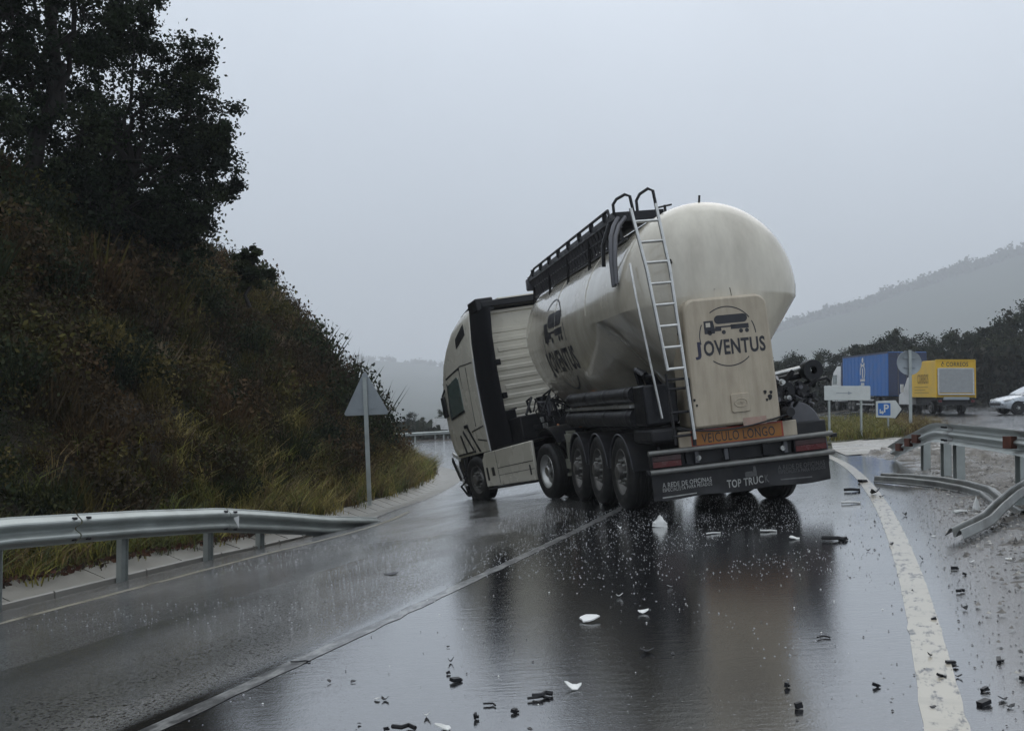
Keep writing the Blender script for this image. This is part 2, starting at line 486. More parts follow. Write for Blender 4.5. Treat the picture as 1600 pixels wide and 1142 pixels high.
# ------------------------------------------------------------------ ground materials
def road_material(name, s_split=-3.25):
    m, t, b = nodes_of(name)
    tc = t.nodes.new('ShaderNodeTexCoord').outputs['Object']
    mp = t.nodes.new('ShaderNodeMapping'); mp.inputs['Rotation'].default_value = (0, 0, TH)
    t.links.new(tc, mp.inputs['Vector']); st = mp.outputs[0]
    sep = t.nodes.new('ShaderNodeSeparateXYZ'); t.links.new(st, sep.inputs[0])
    lane = maprange(t, sep.outputs['X'], s_split - 1.6, s_split + .5, 0, 1, True)
    streak = noise_tex(t, st, 1.0, 6, .62, (1.5, .16, 1))
    blotch = noise_tex(t, st, .45, 4, .55)
    w1 = maprange(t, streak, .36, .62, 0, 1)
    w2 = maprange(t, blotch, .35, .65, -.06, .22)
    def mth(op, a, bb, clamp=False):
        n = t.nodes.new('ShaderNodeMath'); n.operation = op; n.use_clamp = clamp
        for i, v in enumerate((a, bb)):
            if hasattr(v, 'is_output'): t.links.new(v, n.inputs[i])
            else: n.inputs[i].default_value = v
        return n.outputs[0]
    wet = mth('ADD', mth('ADD', mth('ADD', mth('MULTIPLY', w1, .20), w2), mth('MULTIPLY', lane, .30)), .72, True)
    grain = maprange(t, noise_tex(t, tc, 52, 5, .75), .46, .60, 0, 1)      # the film breaks over the coarse stones of the far lane
    dry = mth('MULTIPLY', maprange(t, lane, 0, .8, .52, 0), maprange(t, noise_tex(t, st, .7, 4, .6, (1.3, .35, 1)), .38, .6, .35, 1))
    dry = mth('MULTIPLY', dry, maprange(t, sep.outputs['Y'], 5.5, 9.5, 1, .15, True))
    wet = mth('SUBTRACT', wet, mth('MULTIPLY', grain, dry), True)
    if s_split < 10: wet = mth('MULTIPLY', wet, maprange(t, sep.outputs['X'], .35, .9, 1, .80, True))
    # asphalt: dark binder with paler aggregate
    fine = noise_tex(t, tc, 190, 2, .6)
    vor = N(t, 'ShaderNodeTexVoronoi', Scale=95.0); t.links.new(tc, vor.inputs['Vector'])
    agg = maprange(t, vor.outputs['Distance'], .05, .5, 1, 0)
    c = mixc(t, maprange(t, fine, .4, .68, 0, 1), (.020, .020, .021), (.10, .098, .094))
    c = mixc(t, maprange(t, mth('MULTIPLY', noise_tex(t, tc, 34, 2, .6), 1.0), .57, .66, 0, .9), c, (.24, .235, .225))
    c = mixc(t, maprange(t, noise_tex(t, st, .8, 5, .6, (1.2, .3, 1)), .4, .7, 0, .5), c, (.03, .028, .026))
    wetdark = mixc(t, wet, c, (.016, .016, .017))
    t.links.new(wetdark, b.inputs['Base Color'])
    t.links.new(maprange(t, wet, 0, 1, .36, .05), b.inputs['Roughness'])
    t.links.new(maprange(t, wet, .4, 1, 1.5, 2.3), b.inputs['IOR'])
    t.links.new(maprange(t, wet, .1, .9, .35, 1), b.inputs['Coat Weight'])
    b.inputs['Coat IOR'].default_value = 1.5
    t.links.new(maprange(t, wet, 0, 1, .30, .03), b.inputs['Coat Roughness'])
    # relief: aggregate where the film is thin, ripples and rain splashes on the water
    inv = maprange(t, wet, 0, 1, 1.0, .02)
    mid_ = noise_tex(t, tc, 42, 3, .75)
    hgt = mth('MULTIPLY', mth('ADD', mth('ADD', mth('MULTIPLY', agg, .35), mth('MULTIPLY', fine, .6)), mth('MULTIPLY', mid_, 1.6)), inv)
    b1 = N(t, 'ShaderNodeBump', Strength=1.0, Distance=.018); t.links.new(hgt, b1.inputs['Height'])
    rip = noise_tex(t, tc, 9.0, 4, .6, (.7, 2.0, 1))
    rip = mth('MULTIPLY', rip, maprange(t, noise_tex(t, tc, .9, 3), .38, .62, .25, 1))
    b2 = N(t, 'ShaderNodeBump', Strength=.12, Distance=.016); t.links.new(rip, b2.inputs['Height']); t.links.new(b1.outputs[0], b2.inputs['Normal'])
    v2 = N(t, 'ShaderNodeTexVoronoi', Scale=22.0); v2.inputs['Randomness'].default_value = 1.0
    t.links.new(tc, v2.inputs['Vector'])
    spl = maprange(t, v2.outputs['Distance'], 0.0, .22, 1, 0, True)
    b3 = N(t, 'ShaderNodeBump', Strength=.15, Distance=.006); t.links.new(spl, b3.inputs['Height']); t.links.new(b2.outputs[0], b3.inputs['Normal'])
    t.links.new(b3.outputs[0], b.inputs['Normal']); t.links.new(b2.outputs[0], b.inputs['Coat Normal'])
    return m

def paint_material(name, col, worn):
    m, t, b = nodes_of(name)
    tc = t.nodes.new('ShaderNodeTexCoord').outputs['Object']
    mp = t.nodes.new('ShaderNodeMapping'); mp.inputs['Rotation'].default_value = (0, 0, TH)
    t.links.new(tc, mp.inputs['Vector']); st = mp.outputs[0]
    w = maprange(t, noise_tex(t, st, 14, 6, .7, (1, .35, 1)), .60 - worn * .25, .66 - worn * .12, 0, 1)
    w2 = maprange(t, noise_tex(t, st, 2.2, 5, .65, (.5, 2.2, 1)), .5, .75, 0, .5)
    c = mixc(t, w, col, (.05, .05, .05)); c = mixc(t, w2, c, tuple(x * .55 for x in col))
    t.links.new(c, b.inputs['Base Color'])
    b.inputs['Roughness'].default_value = .3
    b.inputs['Coat Weight'].default_value = .5; b.inputs['Coat Roughness'].default_value = .12; b.inputs['Coat IOR'].default_value = 1.36
    bp = N(t, 'ShaderNodeBump', Strength=.3, Distance=.004); t.links.new(noise_tex(t, tc, 120, 3), bp.inputs['Height']); t.links.new(bp.outputs[0], b.inputs['Normal'])
    return m

def soil_material(name, a, bcol, c3, sc=1.2, rough=.55):
    m, t, b = nodes_of(name)
    tc = t.nodes.new('ShaderNodeTexCoord').outputs['Object']
    c = mixc(t, maprange(t, noise_tex(t, tc, sc, 7, .65), .38, .62, 0, 1), a, bcol)
    c = mixc(t, maprange(t, noise_tex(t, tc, sc * 9, 5, .7), .5, .66, 0, 1), c, c3)
    t.links.new(c, b.inputs['Base Color'])
    t.links.new(maprange(t, noise_tex(t, tc, sc * .8, 4), .4, .62, rough + .2, rough - .3), b.inputs['Roughness'])
    b.inputs['Specular IOR Level'].default_value = .5 if rough < .52 else .15
    bp = N(t, 'ShaderNodeBump', Strength=.8, Distance=.03); t.links.new(noise_tex(t, tc, 32, 6, .7), bp.inputs['Height']); t.links.new(bp.outputs[0], b.inputs['Normal'])
    return m

M_['road'] = road_material('wet_asphalt')
M_['park'] = road_material('wet_car_park_asphalt', s_split=40)
M_['paint'] = paint_material('worn_white_paint', (.45, .41, .33), .25)
M_['paint_worn'] = paint_material('very_worn_white_paint', (.27, .27, .26), .8)
M_['soil'] = soil_material('dark_wet_soil', (.026, .021, .015), (.040, .032, .022), (.018, .016, .012))
M_['mud'] = soil_material('muddy_gravel', (.060, .050, .037), (.125, .110, .086), (.035, .03, .025), sc=1.9, rough=.45)
M_['pale'] = soil_material('pale_wet_paving', (.30, .29, .26), (.38, .36, .33), (.2, .19, .17), sc=.8, rough=.5)
M_['grass_soil'] = soil_material('turf', (.07, .075, .03), (.10, .09, .04), (.05, .045, .025))
M_['forest_far'] = mat('far_forest', (.03, .045, .026), .9, var=.2, scale=.02, spec=.05)

# ------------------------------------------------------------------ ground sheet out to the horizon
def axis(a, b, near0, near1, fine, growth=1.25):
    xs = list(np.arange(near0, near1 + 1e-6, fine)); d = fine
    while xs[-1] < b: d *= growth; xs.append(xs[-1] + d)
    d = fine
    while xs[0] > a: d *= growth; xs.insert(0, xs[0] - d)
    return xs
gx, gy = axis(-1600, 1900, -14, 30, .8), axis(-60, 3300, -8, 60, .8)
mb = MB(); mb.grid([[(x, y, g(x, y) - .06) for x in gx] for y in gy])
tag(obj('ground', mb, M_['soil'], smooth=80), kind='structure')

tag(sheet('road', INNER, OUTER, 330, 44, 0.0, M_['road'], jag=.22), kind='structure')

def line_strip(name, cs, width, lift, m, i0, i1, n, wob=.012):
    c = resample(to_xy(catmull(cs)), n)
    mb = MB(); rows = []
    for i in range(n):
        d = c[min(i + 1, n - 1)] - c[max(i - 1, 0)]; d = d / np.linalg.norm(d); nn = np.array([d[1], -d[0]])
        row = []
        for k in (-1, -.33, .33, 1):
            w = width / 2 * k + (wob * noise.noise((i * .9, k * 4, 1)) if abs(k) == 1 else 0)
            p = c[i] + nn * w; row.append((p[0], p[1], g(*p) + lift))
        rows.append(row)
    mb.grid(rows); return obj(name, mb, m, smooth=0)
tag(line_strip('edge_line', [(.26, -8), (.26, 2), (.22, 9), (-.06, 15.7), (-.65, 22.6), (-1.7, 29.5)], .18, .003, M_['paint'], 0, 0, 220), kind='structure')
tag(line_strip('edge_line', [(-7.0, -8), (-7.0, 6), (-7.03, 10), (-7.15, 12.5), (-7.75, 15.5), (-8.75, 18.5)], .11, .003, M_['paint'], 0, 0, 110), kind='structure')
tag(line_strip('centre_line', [(-3.22, -8), (-3.24, 4), (-3.28, 8), (-3.36, 12.2), (-3.7, 17), (-4.6, 23), (-6.2, 29)], .11, .003, M_['paint_worn'], 0, 0, 190, wob=.03), kind='structure')
# ------------------------------------------------------------------ verge, paving, car park on the other side
def poly_patch(name, inner, outer, rows, cols, lift, m, amp=0, fr=1.0):
    mb = MB(); G_ = []
    a, b = resample(np.array(inner, float), rows), resample(np.array(outer, float), rows)
    for i in range(rows):
        row = []
        for k in range(cols + 1):
            p = a[i] + (b[i] - a[i]) * k / cols
            e = min(1, k / cols * 5)
            z = g(*p) + lift + amp * e * (noise.fractal((p[0] * fr, p[1] * fr, 0), 1, 2, 5) + .25)
            row.append((p[0], p[1], z))
        G_.append(row)
    mb.grid(G_); return obj(name, mb, m, smooth=60)
vi = to_xy(catmull([(.52, -8), (.5, 6), (.55, 8), (.62, 11), (.62, 14), (.35, 18), (.1, 21.5), (-.5, 25)]))
vo = to_xy(catmull([(9, -8), (9, 8), (9, 16), (8, 22), (6.5, 27), (4, 31), (1.2, 33)]))
tag(poly_patch('verge', vi, vo, 230, 90, -.022, M_['mud'], amp=.13, fr=2.2), kind='structure')
tag(poly_patch('paving', [(8.0, 24.6), (8.6, 27.5), (9.9, 31.8)], [(11.0, 25.2), (12.4, 29.2), (14.2, 33.5)], 40, 30, .012, M_['pale'], amp=.03, fr=2.0), kind='structure')
tag(poly_patch('grass_bank', [(9.7, 32.0), (11.6, 38), (14, 46), (17, 58)], [(14.4, 33.6), (15.6, 38), (18.6, 46), (22, 58)], 24, 14, -.04, M_['grass_soil'], amp=.16, fr=.6), kind='structure')
tag(poly_patch('car_park', [(13.2, 26), (14.6, 33.2), (15.9, 38), (19, 46), (22.4, 58), (20, 82)], [(60, 26), (60, 33), (60, 38), (60, 46), (60, 58), (62, 82)], 60, 60, .012, M_['park']), kind='structure')

# ------------------------------------------------------------------ concrete gutter of cast slabs below the slope
edge = to_xy(INNER)
ed = np.concatenate([[0], np.cumsum(np.linalg.norm(np.diff(edge, axis=0), axis=1))])
def edge_at(u):
    p = np.array([np.interp(u, ed, edge[:, 0]), np.interp(u, ed, edge[:, 1])])
    q = np.array([np.interp(u + .3, ed, edge[:, 0]), np.interp(u + .3, ed, edge[:, 1])])
    d = (q - p) / np.linalg.norm(q - p)
    return p, d, np.array([-d[1], d[0]])
def gut(u):        # start offset and width of the gutter at this place along the edge
    k = np.clip((u - 19) / 5, 0, 1)
    return .42 * (1 - k) + .0 * k, 1.05 * (1 - k) + 1.0 * k
def foot_off(u):
    a, w = gut(u); return a + w
gutter = empty('concrete_gutter', (-4.5, 10, 0), kind='structure')
gi = Matrix.Translation((-4.5, 10, 0)).inverted()
u = 5.0
while u < 50:
    SL = 1.45 if u < 19 else .72; gap = .022 if u < 19 else .045
    mb = MB(); rows = []
    for k in range(5):
        uu = u + (SL - gap) * k / 4; p, d, n = edge_at(uu); a, w = gut(uu)
        row = []
        for f, z in ((0, .0), (.02, .015), (.42, -.055), (.58, -.055), (.97, .10), (1.0, .10), (1.0, -.15), (0, -.15)):
            q = p + n * (a + w * f); row.append((q[0] + 4.5, q[1] - 10, g(*q) + z + .004))
        rows.append(row)
    mb.grid(rows, closed=True); mb.f += [tuple(range(8))[::-1], tuple(range(32, 40))]
    obj('slab', mb, M_['concrete'], gutter, smooth=30)
    u += SL

# ------------------------------------------------------------------ the cut slope on the inside of the bend
def slope_h(q):
    q = np.asarray(q, float)
    h = np.where(q < .9, .42 * q, .378 + 1.13 * (q - .9))
    top = 5.2
    return np.where(h > top, top + 2.2 * (1 - np.exp(-(h - top) / 2.6)), h)
NU, NQ = 150, 46
US = np.linspace(0.0, 74, NU)
QS = np.concatenate([np.linspace(0, 8.5, 34), np.linspace(9.2, 30, NQ - 34)])
HP = np.zeros((NU, NQ, 3))
for i, uu in enumerate(US):
    p, d, n = edge_at(uu); fo = foot_off(uu)
    for j, q in enumerate(QS):
        x, y = p + n * (fo - .03 + q)
        nz = noise.fractal((x * .35, y * .35, 2.0), 1, 2, 4) * .38 + noise.fractal((x * 1.4, y * 1.4, 5.0), 1, 2, 3) * .12
        HP[i, j] = (x, y, g(*(p + n * fo)) + .06 + float(slope_h(q)) + nz * min(1, q / 1.5))
mb = MB(); mb.grid([[tuple(HP[i, j]) for j in range(NQ)] for i in range(NU)])
tag(obj('hillside', mb, M_['soil'], smooth=70), kind='structure')
def hill_pt(u, q):
    """point on the slope (vectorised, bilinear)"""
    u = np.atleast_1d(u).astype(float); q = np.atleast_1d(q).astype(float)
    fi = np.clip(u / US[-1] * (NU - 1), 0, NU - 1.001); i = fi.astype(int); a = (fi - i)[:, None]
    fj = np.interp(q, QS, np.arange(NQ)); fj = np.clip(fj, 0, NQ - 1.001); j = fj.astype(int); b = (fj - j)[:, None]
    return (HP[i, j] * (1 - a) + HP[i + 1, j] * a) * (1 - b) + (HP[i, j + 1] * (1 - a) + HP[i + 1, j + 1] * a) * b

# ------------------------------------------------------------------ far ridges in the mist
def ridge(name, crest, back, depth, zbase):
    """crest: list of (x, y, z); the slope falls towards the camera by depth metres"""
    c = resample(np.array(crest, float), 70); mb = MB(); rows = []
    for i, p in enumerate(c):
        row = []
        for k in range(14):
            f = k / 13
            z = zbase + (p[2] - zbase) * (1 - f) ** 1.15 + 7 * noise.fractal((p[0] * .006, f * 4, 1), 1, 2, 4)
            row.append((p[0] * (1 - f * .12), p[1] - depth * f, z))
        rows.append([(p[0] * 1.1, p[1] + back, zbase)] + row)
    mb.grid(rows); return tag(obj(name, mb, M_['forest_far'], smooth=70), kind='structure'), c
RIDGE1 = [(150, 1950, 10), (340, 1925, 70), (470, 1905, 117), (560, 1895, 145), (640, 1890, 168), (720, 1885, 195), (790, 1880, 222), (880, 1878, 250), (965, 1870, 278), (1180, 1860, 330), (1500, 1830, 350)]
RIDGE2 = [(-900, 2700, 120), (-500, 2700, 98), (-330, 2690, 92), (-220, 2670, 82), (-100, 2650, 62), (60, 2600, 40), (260, 2550, 14)]
_, crest1 = ridge('hills', RIDGE1, 250, 950, -1)
_, crest2 = ridge('hills', RIDGE2, 250, 1500, -29)
# ------------------------------------------------------------------ vegetation
def rand_quads(cent, size, aspect=1.0, upright=0.0, r=rng):
    """leaf quads at cent (N,3): random facing, optional upward bias of the long axis"""
    n = len(cent); size = np.broadcast_to(size, (n,))
    a = r.normal(size=(n, 3)); a[:, 2] += upright * 2.5; a /= np.linalg.norm(a, axis=1)[:, None]
    b = np.cross(a, r.normal(size=(n, 3))); b /= np.linalg.norm(b, axis=1)[:, None]
    h = a * (size * .5 * aspect)[:, None]; w = b * (size * .5)[:, None]
    P = np.empty((n, 4, 3)); P[:, 0] = cent - h; P[:, 1] = cent + w * .9 - h * .1; P[:, 2] = cent + h; P[:, 3] = cent - w * .9 - h * .1
    return P

# tuft templates (unit height), each a set of quads and a per-quad brightness
def tuft_heath(n, r):
    ang = r.uniform(0, 2 * np.pi, n); lean = r.uniform(0, .75, n) ** .8; L = r.uniform(.45, 1.0, n)
    base = np.stack([r.normal(0, .14, n), r.normal(0, .14, n), np.zeros(n)], 1)
    d = np.stack([np.cos(ang) * lean, np.sin(ang) * lean, np.ones(n)], 1); d /= np.linalg.norm(d, axis=1)[:, None]
    tip = base + d * L[:, None]; side = np.cross(d, r.normal(size=(n, 3))); side /= np.linalg.norm(side, axis=1)[:, None]
    w = r.uniform(.006, .018, n)[:, None]
    mid = (base * .45 + tip * .55)
    return np.stack([base, mid + side * w, tip, mid - side * w], 1)
def tuft_leafy(n, r, s=(.10, .2)):
    c = r.normal(size=(n, 3)); c /= np.linalg.norm(c, axis=1)[:, None]; rad = r.uniform(.25, 1, n) ** .5
    k = r.normal(0, .10, (9, 3)) ; ci = r.integers(0, 9, n)
    p = c * rad[:, None] * np.array([.48, .48, .42]) + k[ci] + np.array([0, 0, .42])
    return rand_quads(p, r.uniform(*s, n), 1.5, .2, r)
TUFTS = [tuft_heath(130, np.random.default_rng(k)) for k in range(4)] + [tuft_leafy(240, np.random.default_rng(20 + k), (.032, .066)) for k in range(4)]
PAL = np.array([(.022, .029, .012), (.034, .036, .014), (.048, .034, .018), (.060, .038, .020), (.060, .054, .018), (.034, .026, .016), (.085, .070, .026), (.018, .024, .015), (.15, .12, .085)])

def scatter_tufts(pos, hgt, kinds, cols, r):
    Ps, Cs = [], []
    for v in range(len(TUFTS)):
        idx = np.where(kinds == v)[0]
        if not len(idx): continue
        T = TUFTS[v]; m = len(T)
        a = r.uniform(0, 2 * np.pi, len(idx)); ca, sa = np.cos(a), np.sin(a)
        X = T[None, ..., 0] * ca[:, None, None] - T[None, ..., 1] * sa[:, None, None]
        Y = T[None, ..., 0] * sa[:, None, None] + T[None, ..., 1] * ca[:, None, None]
        Z = np.broadcast_to(T[None, ..., 2], X.shape)
        P = np.stack([X, Y, Z], -1) * hgt[idx][:, None, None, None] + pos[idx][:, None, None, :]
        c = np.repeat(cols[idx][:, None, :], m, 1) * r.uniform(.7, 1.35, (len(idx), m, 1))
        Ps.append(P.reshape(-1, 4, 3)); Cs.append(c.reshape(-1, 3))
    return np.concatenate(Ps), np.concatenate(Cs)

r = np.random.default_rng(5)
nT = 4900
u = r.uniform(9, 52, nT); q = r.uniform(.75, 1, nT) ** 1 * 0 + .75 + r.beta(1.05, 1.25, nT) * 9.2
pos = hill_pt(u, q); pos[:, 2] -= .08
patch = np.array([noise.noise((p[0] * .5, p[1] * .5, p[2] * .6)) for p in pos])
patch2 = np.array([noise.noise((p[0] * .9 + 9, p[1] * .9, p[2] * .9)) for p in pos])
kinds = np.where(r.random(nT) < .45, r.integers(0, 4, nT), r.integers(4, 8, nT))
ci = np.where(patch > .18, r.choice([0, 1, 7], nT), np.where(patch < -.15, r.choice([2, 3, 5], nT), r.choice([1, 2, 4, 5], nT)))
ci = np.where((patch2 > .33) & (r.random(nT) < .6), 6, ci)
ci = np.where((kinds < 4) & (r.random(nT) < .04), 8, ci)
hgt = r.uniform(.35, .85, nT) * np.where(kinds > 3, 1.15, .95) * (1 + .35 * (q > 4))
big = np.array([noise.noise((p[0] * .8 + 3, p[1] * .8, p[2] * .8)) for p in pos])
hgt = hgt * (1 + np.where(big > 0, .45, .22) * np.clip(big * 2, -1, 1))          # clumps and hollows
P, C = scatter_tufts(pos, hgt, kinds, PAL[ci] * np.array([1.15, 1.13, 1.05]), r)
tag(quads('scrub', P, M_['leaf'], C), kind='stuff')

# long wet grass along the foot of the slope, and on the bank beyond the verge
def blades(pos, h, w, lean_to, r):
    n = len(pos); ang = r.uniform(0, 2 * np.pi, n); le = r.uniform(.15, .8, n)
    d = np.stack([np.cos(ang) * le + lean_to[0], np.sin(ang) * le + lean_to[1], np.ones(n)], 1)
    mid = pos + d * (h * .5)[:, None] * np.array([.6, .6, 1.0]); tip = pos + d * h[:, None] * np.array([1.15, 1.15, .82])
    side = np.stack([-np.sin(ang + 1), np.cos(ang + 1), np.zeros(n)], 1) * (w * .5)[:, None]
    lo = np.stack([pos - side, pos + side, mid + side * .9, mid - side * .9], 1)
    hi = np.stack([mid - side * .9, mid + side * .9, tip + side * .15, tip - side * .15], 1)
    return np.concatenate([lo, hi])
GP = np.array([(.19, .17, .042), (.13, .145, .034), (.25, .205, .07), (.075, .082, .026), (.15, .105, .045)])
nK = 1500; nB = 26
uk = r.uniform(9, 46, nK); qk = r.beta(1.0, 1.9, nK) * (1.1 + 1.9 * np.clip((uk - 16) / 10, 0, 1)) - .05
pk = hill_pt(uk, np.clip(qk, 0, 9)); hk = r.uniform(.14, .55, nK) * (1 + .5 * np.clip((uk - 20) / 8, 0, 1)); tk = r.random(nK); bk = r.uniform(.55, 1.45, nK)
pos = np.repeat(pk, nB, 0) + r.normal(0, .085, (nK * nB, 3)) * np.array([1, 1, .25]); pos[:, 2] -= .04
u = np.repeat(uk, nB); h = np.repeat(hk, nB) * r.uniform(.55, 1.1, nK * nB); tk = np.repeat(tk, nB); bk = np.repeat(bk, nB)
P = blades(pos, h, r.uniform(.010, .022, len(pos)), (.02, -.02), r)
c = GP[np.where(u < 22, np.array([1, 3, 3, 0, 4])[(tk * 5).astype(int)], np.array([0, 0, 1, 2, 2, 3, 4, 4])[(tk * 8).astype(int)])] * (bk * r.uniform(.75, 1.25, len(pos)))[:, None]
tag(quads('grass', P, M_['grassblade'], np.concatenate([c, c])), kind='stuff')
nG = 6000
a = r.random(nG); f = r.random(nG)
inn = np.array([(9.7, 32.0), (11.6, 38), (14, 46), (17, 58)]); out = np.array([(14.4, 33.6), (15.6, 38), (18.6, 46), (22, 58)])
yy = np.interp(a, [0, .45, .8, 1], [0, 1, 2, 3]); i = np.clip(yy.astype(int), 0, 2); k = (yy - i)[:, None]
A = inn[i] * (1 - k) + inn[i + 1] * k; B = out[i] * (1 - k) + out[i + 1] * k
xy = A + (B - A) * f[:, None]; pos = np.column_stack([xy, G(xy[:, 0], xy[:, 1]) + .04])
P = blades(pos, r.uniform(.2, .55, nG), r.uniform(.02, .04, nG), (.05, 0), r)
c = GP[np.where(f < .62, r.choice([0, 0, 2, 1], nG), r.choice([4, 4, 2], nG))] * r.uniform(.5, 1.05, (nG, 1))
tag(quads('grass', P, M_['grassblade'], np.concatenate([c, c])), kind='stuff')

# red-brown dead leaves washed against the gutter
nL = 2600
u = r.uniform(8, 24, nL); off = r.normal(0, .22, nL); pos = []
for uu, o in zip(u, off):
    p, d, n = edge_at(uu); a, w = gut(uu); q_ = p + n * (a + w * .98 + o); pos.append((q_[0], q_[1], g(*q_) + .11 + max(0, o) * .35 + r.uniform(0, .05)))
P = rand_quads(np.array(pos), r.uniform(.03, .07, nL), 1.5, 0, r)
tag(quads('dead_leaves', P, M_['leaf'], np.array([(.06, .028, .02), (.045, .026, .018), (.08, .042, .026), (.03, .022, .017)])[r.integers(0, 4, nL)]), kind='stuff')

# ------------------------------------------------------------------ trees and shrubs that stand by themselves
def limb(mb, p0, p1, r0, r1, r_, wob=.12, n=6):
    p0, p1 = Vector(p0), Vector(p1); L = (p1 - p0).length
    pts = [p0.lerp(p1, k / 5) + Vector(r_.normal(0, wob * L * .18, 3)) * (0 if k in (0,) else 1) for k in range(6)]
    mb.tube(pts, r0, n, rs=[r0 + (r1 - r0) * k / 5 for k in range(6)]); return pts

def tree_mesh(name, H, crown, ncl, per, leaf, cols, seed, trunk_r=.12, m_leaf=None, lean=(0, 0), rs_=(.16, .36)):
    """crown: list of (x, y, z, radius) lobes; returns (trunk MB, quads, colours)"""
    r_ = np.random.default_rng(seed); mb = MB()
    base = Vector((0, 0, -.3)); top = Vector((lean[0], lean[1], H * .62))
    pts = limb(mb, base, top, trunk_r, trunk_r * .45, r_, .2, 8)
    cs = []; cc = []
    for (x, y, z, R) in crown:
        tgt = Vector((x, y, z)); st = pts[min(4, 2 + int(r_.integers(0, 3)))]
        bp = limb(mb, st, tgt, trunk_r * .42, .012, r_, .35)
        for _ in range(ncl):
            v = r_.normal(size=3); v /= np.linalg.norm(v); ctr = np.array(tgt) + v * R * r_.uniform(.35, 1.0)
            if r_.random() < .75: limb(mb, tgt, ctr, .016, .005, r_, .3, 4)
            rr = R * r_.uniform(*rs_)
            n = int(per * r_.uniform(.5, 1.4))
            e = r_.normal(size=(n, 3)) * rr * .55 * np.array([1, 1, .7]); cs.append(ctr + e)
            cc.append(np.repeat((np.array(cols)[r_.integers(0, len(cols))] * r_.uniform(.65, 1.4))[None], n, 0))
    cs = np.concatenate(cs); cc = np.concatenate(cc)
    return mb, rand_quads(cs, r_.uniform(leaf * .6, leaf * 1.3, len(cs)), 1.5, 0, r_), cc

def plant(name, label, cat, loc, parts, group=None, rot=0, scale=1, names=('trunk', 'crown')):
    mb, P, C = parts
    t = empty(name, loc, rot, label, cat, group); t.scale = (scale,) * 3
    obj(names[0], mb, M_['bark'], t, smooth=60, fix=False)
    quads(names[1], P, M_['leaf'], C, t)
    return t
DARKG = [(.014, .022, .012), (.020, .030, .015), (.012, .017, .012), (.028, .036, .018)]
OLIVE = [(.030, .040, .018), (.022, .030, .016), (.040, .046, .022)]

# the big evergreen that leans out over the road, with its neighbours on the slope's crest
lobes = [(.6, -.3, 3.4, 1.25), (1.5, .0, 2.6, 1.05), (1.75, .2, 1.5, .85), (.0, .3, 2.0, 1.3), (-1.1, .2, 2.8, 1.1), (.3, -.2, 4.5, .8), (.9, 0, .7, 1.0), (-.4, -.5, .9, 1.2), (1.35, .2, .1, .7), (-1.5, 0, 1.2, 1.2), (1.95, 0, 2.1, .5), (1.35, 0, 3.5, .85), (1.5, 0, .8, .8), (-.6, 0, 4.0, .7)]
plant('tree', 'big dark evergreen tree leaning out from the top of the slope against the sky', 'tree', (-8.35, 21.6, 4.75),
      tree_mesh('oak', 4.2, lobes, 23, 170, .060, DARKG, 3, .16))
lobes2 = [(0, 0, 5.2, 1.1), (-.9, .2, 4.2, 1.1), (.8, -.2, 4.0, 1.0), (.1, .3, 3.0, 1.2), (-.8, 0, 2.2, 1.1), (.7, 0, 1.6, 1.0), (0, 0, 6.2, .8), (1.1, 0, 5.4, .6)]
plant('tree', 'tall ivy-covered tree with a thick dark trunk, reaching out of the picture top', 'tree', (-9.15, 19.8, 4.9),
      tree_mesh('ivy', 6.5, lobes2, 18, 160, .064, DARKG, 8, .22))
plant('tree', 'dark bushy tree at the picture edge above the brown scrub', 'tree', (-10.1, 18.6, 4.7),
      tree_mesh('bushy', 5.5, [(x * 1.1, y, z * .9, R_2 * 1.1) for x, y, z, R_2 in lobes2], 18, 160, .064, DARKG, 9, .16))
plant('tree', 'low dark evergreen tree under the leaning one, its crown down on the scrub', 'tree', (-8.5, 22.6, 4.6),
      tree_mesh('low', 3.0, [(0, 0, 1.4, 1.3), (1.0, -.2, 1.0, 1.0), (-1.0, -.2, 1.2, 1.1), (.2, 0, 2.6, 1.0), (1.2, 0, 2.2, .7)], 18, 160, .064, DARKG, 12, .12))
plant('tree', 'small round tree standing out alone on the skyline of the slope', 'tree', (-5.95, 23.2, 3.7),
      tree_mesh('small', 1.3, [(0, 0, .75, .36), (.15, 0, .45, .38), (-.2, .1, .4, .36), (.05, 0, 1.0, .22)], 10, 60, .075, OLIVE, 14, .05))

# shrubs along the skyline and down the nose of the slope
def shrub_parts(seed, cols):
    r_ = np.random.default_rng(seed); mb = MB()
    for k in range(5):
        a = k * 1.3; limb(mb, (0, 0, -.15), (.28 * math.cos(a), .28 * math.sin(a), .5), .018, .006, r_, .3, 5)
    T1 = tuft_leafy(900, r_, (.032, .062)); T2 = tuft_heath(90, r_)
    P = np.concatenate([T1, T2]); C = np.array(cols)[r_.integers(0, len(cols), len(P))] * r_.uniform(.6, 1.3, (len(P), 1))
    return mb, P, C
shrubs = [None] * 3
sp = [(30.5, 1.6), (31.5, 2.3), (32.5, 2.9), (30.0, 2.9), (31.0, 3.6), (29.0, 3.7), (30.2, 4.3), (28.5, 4.6), (27.2, 4.9), (29.2, 5.3), (26.5, 5.5), (28.0, 5.9), (25.5, 5.9), (33.5, 2.0), (32.0, 1.3), (33.0, 1.2), (34.5, 1.4), (35.5, 1.7), (36.5, 1.5), (36.0, 2.3), (34.2, 2.6), (37.5, 1.9), (35.0, 3.2), (29.8, 1.9),
      (24.0, 5.2), (23.0, 4.0), (25.2, 3.3), (21.5, 5.4), (20.2, 3.6), (18.6, 4.8), (22.4, 2.6), (26.6, 2.4), (17.2, 3.0), (16.0, 4.6), (19.2, 2.2), (27.6, 3.2), (15.0, 3.4), (14.2, 5.2)]
rs = np.random.default_rng(77)
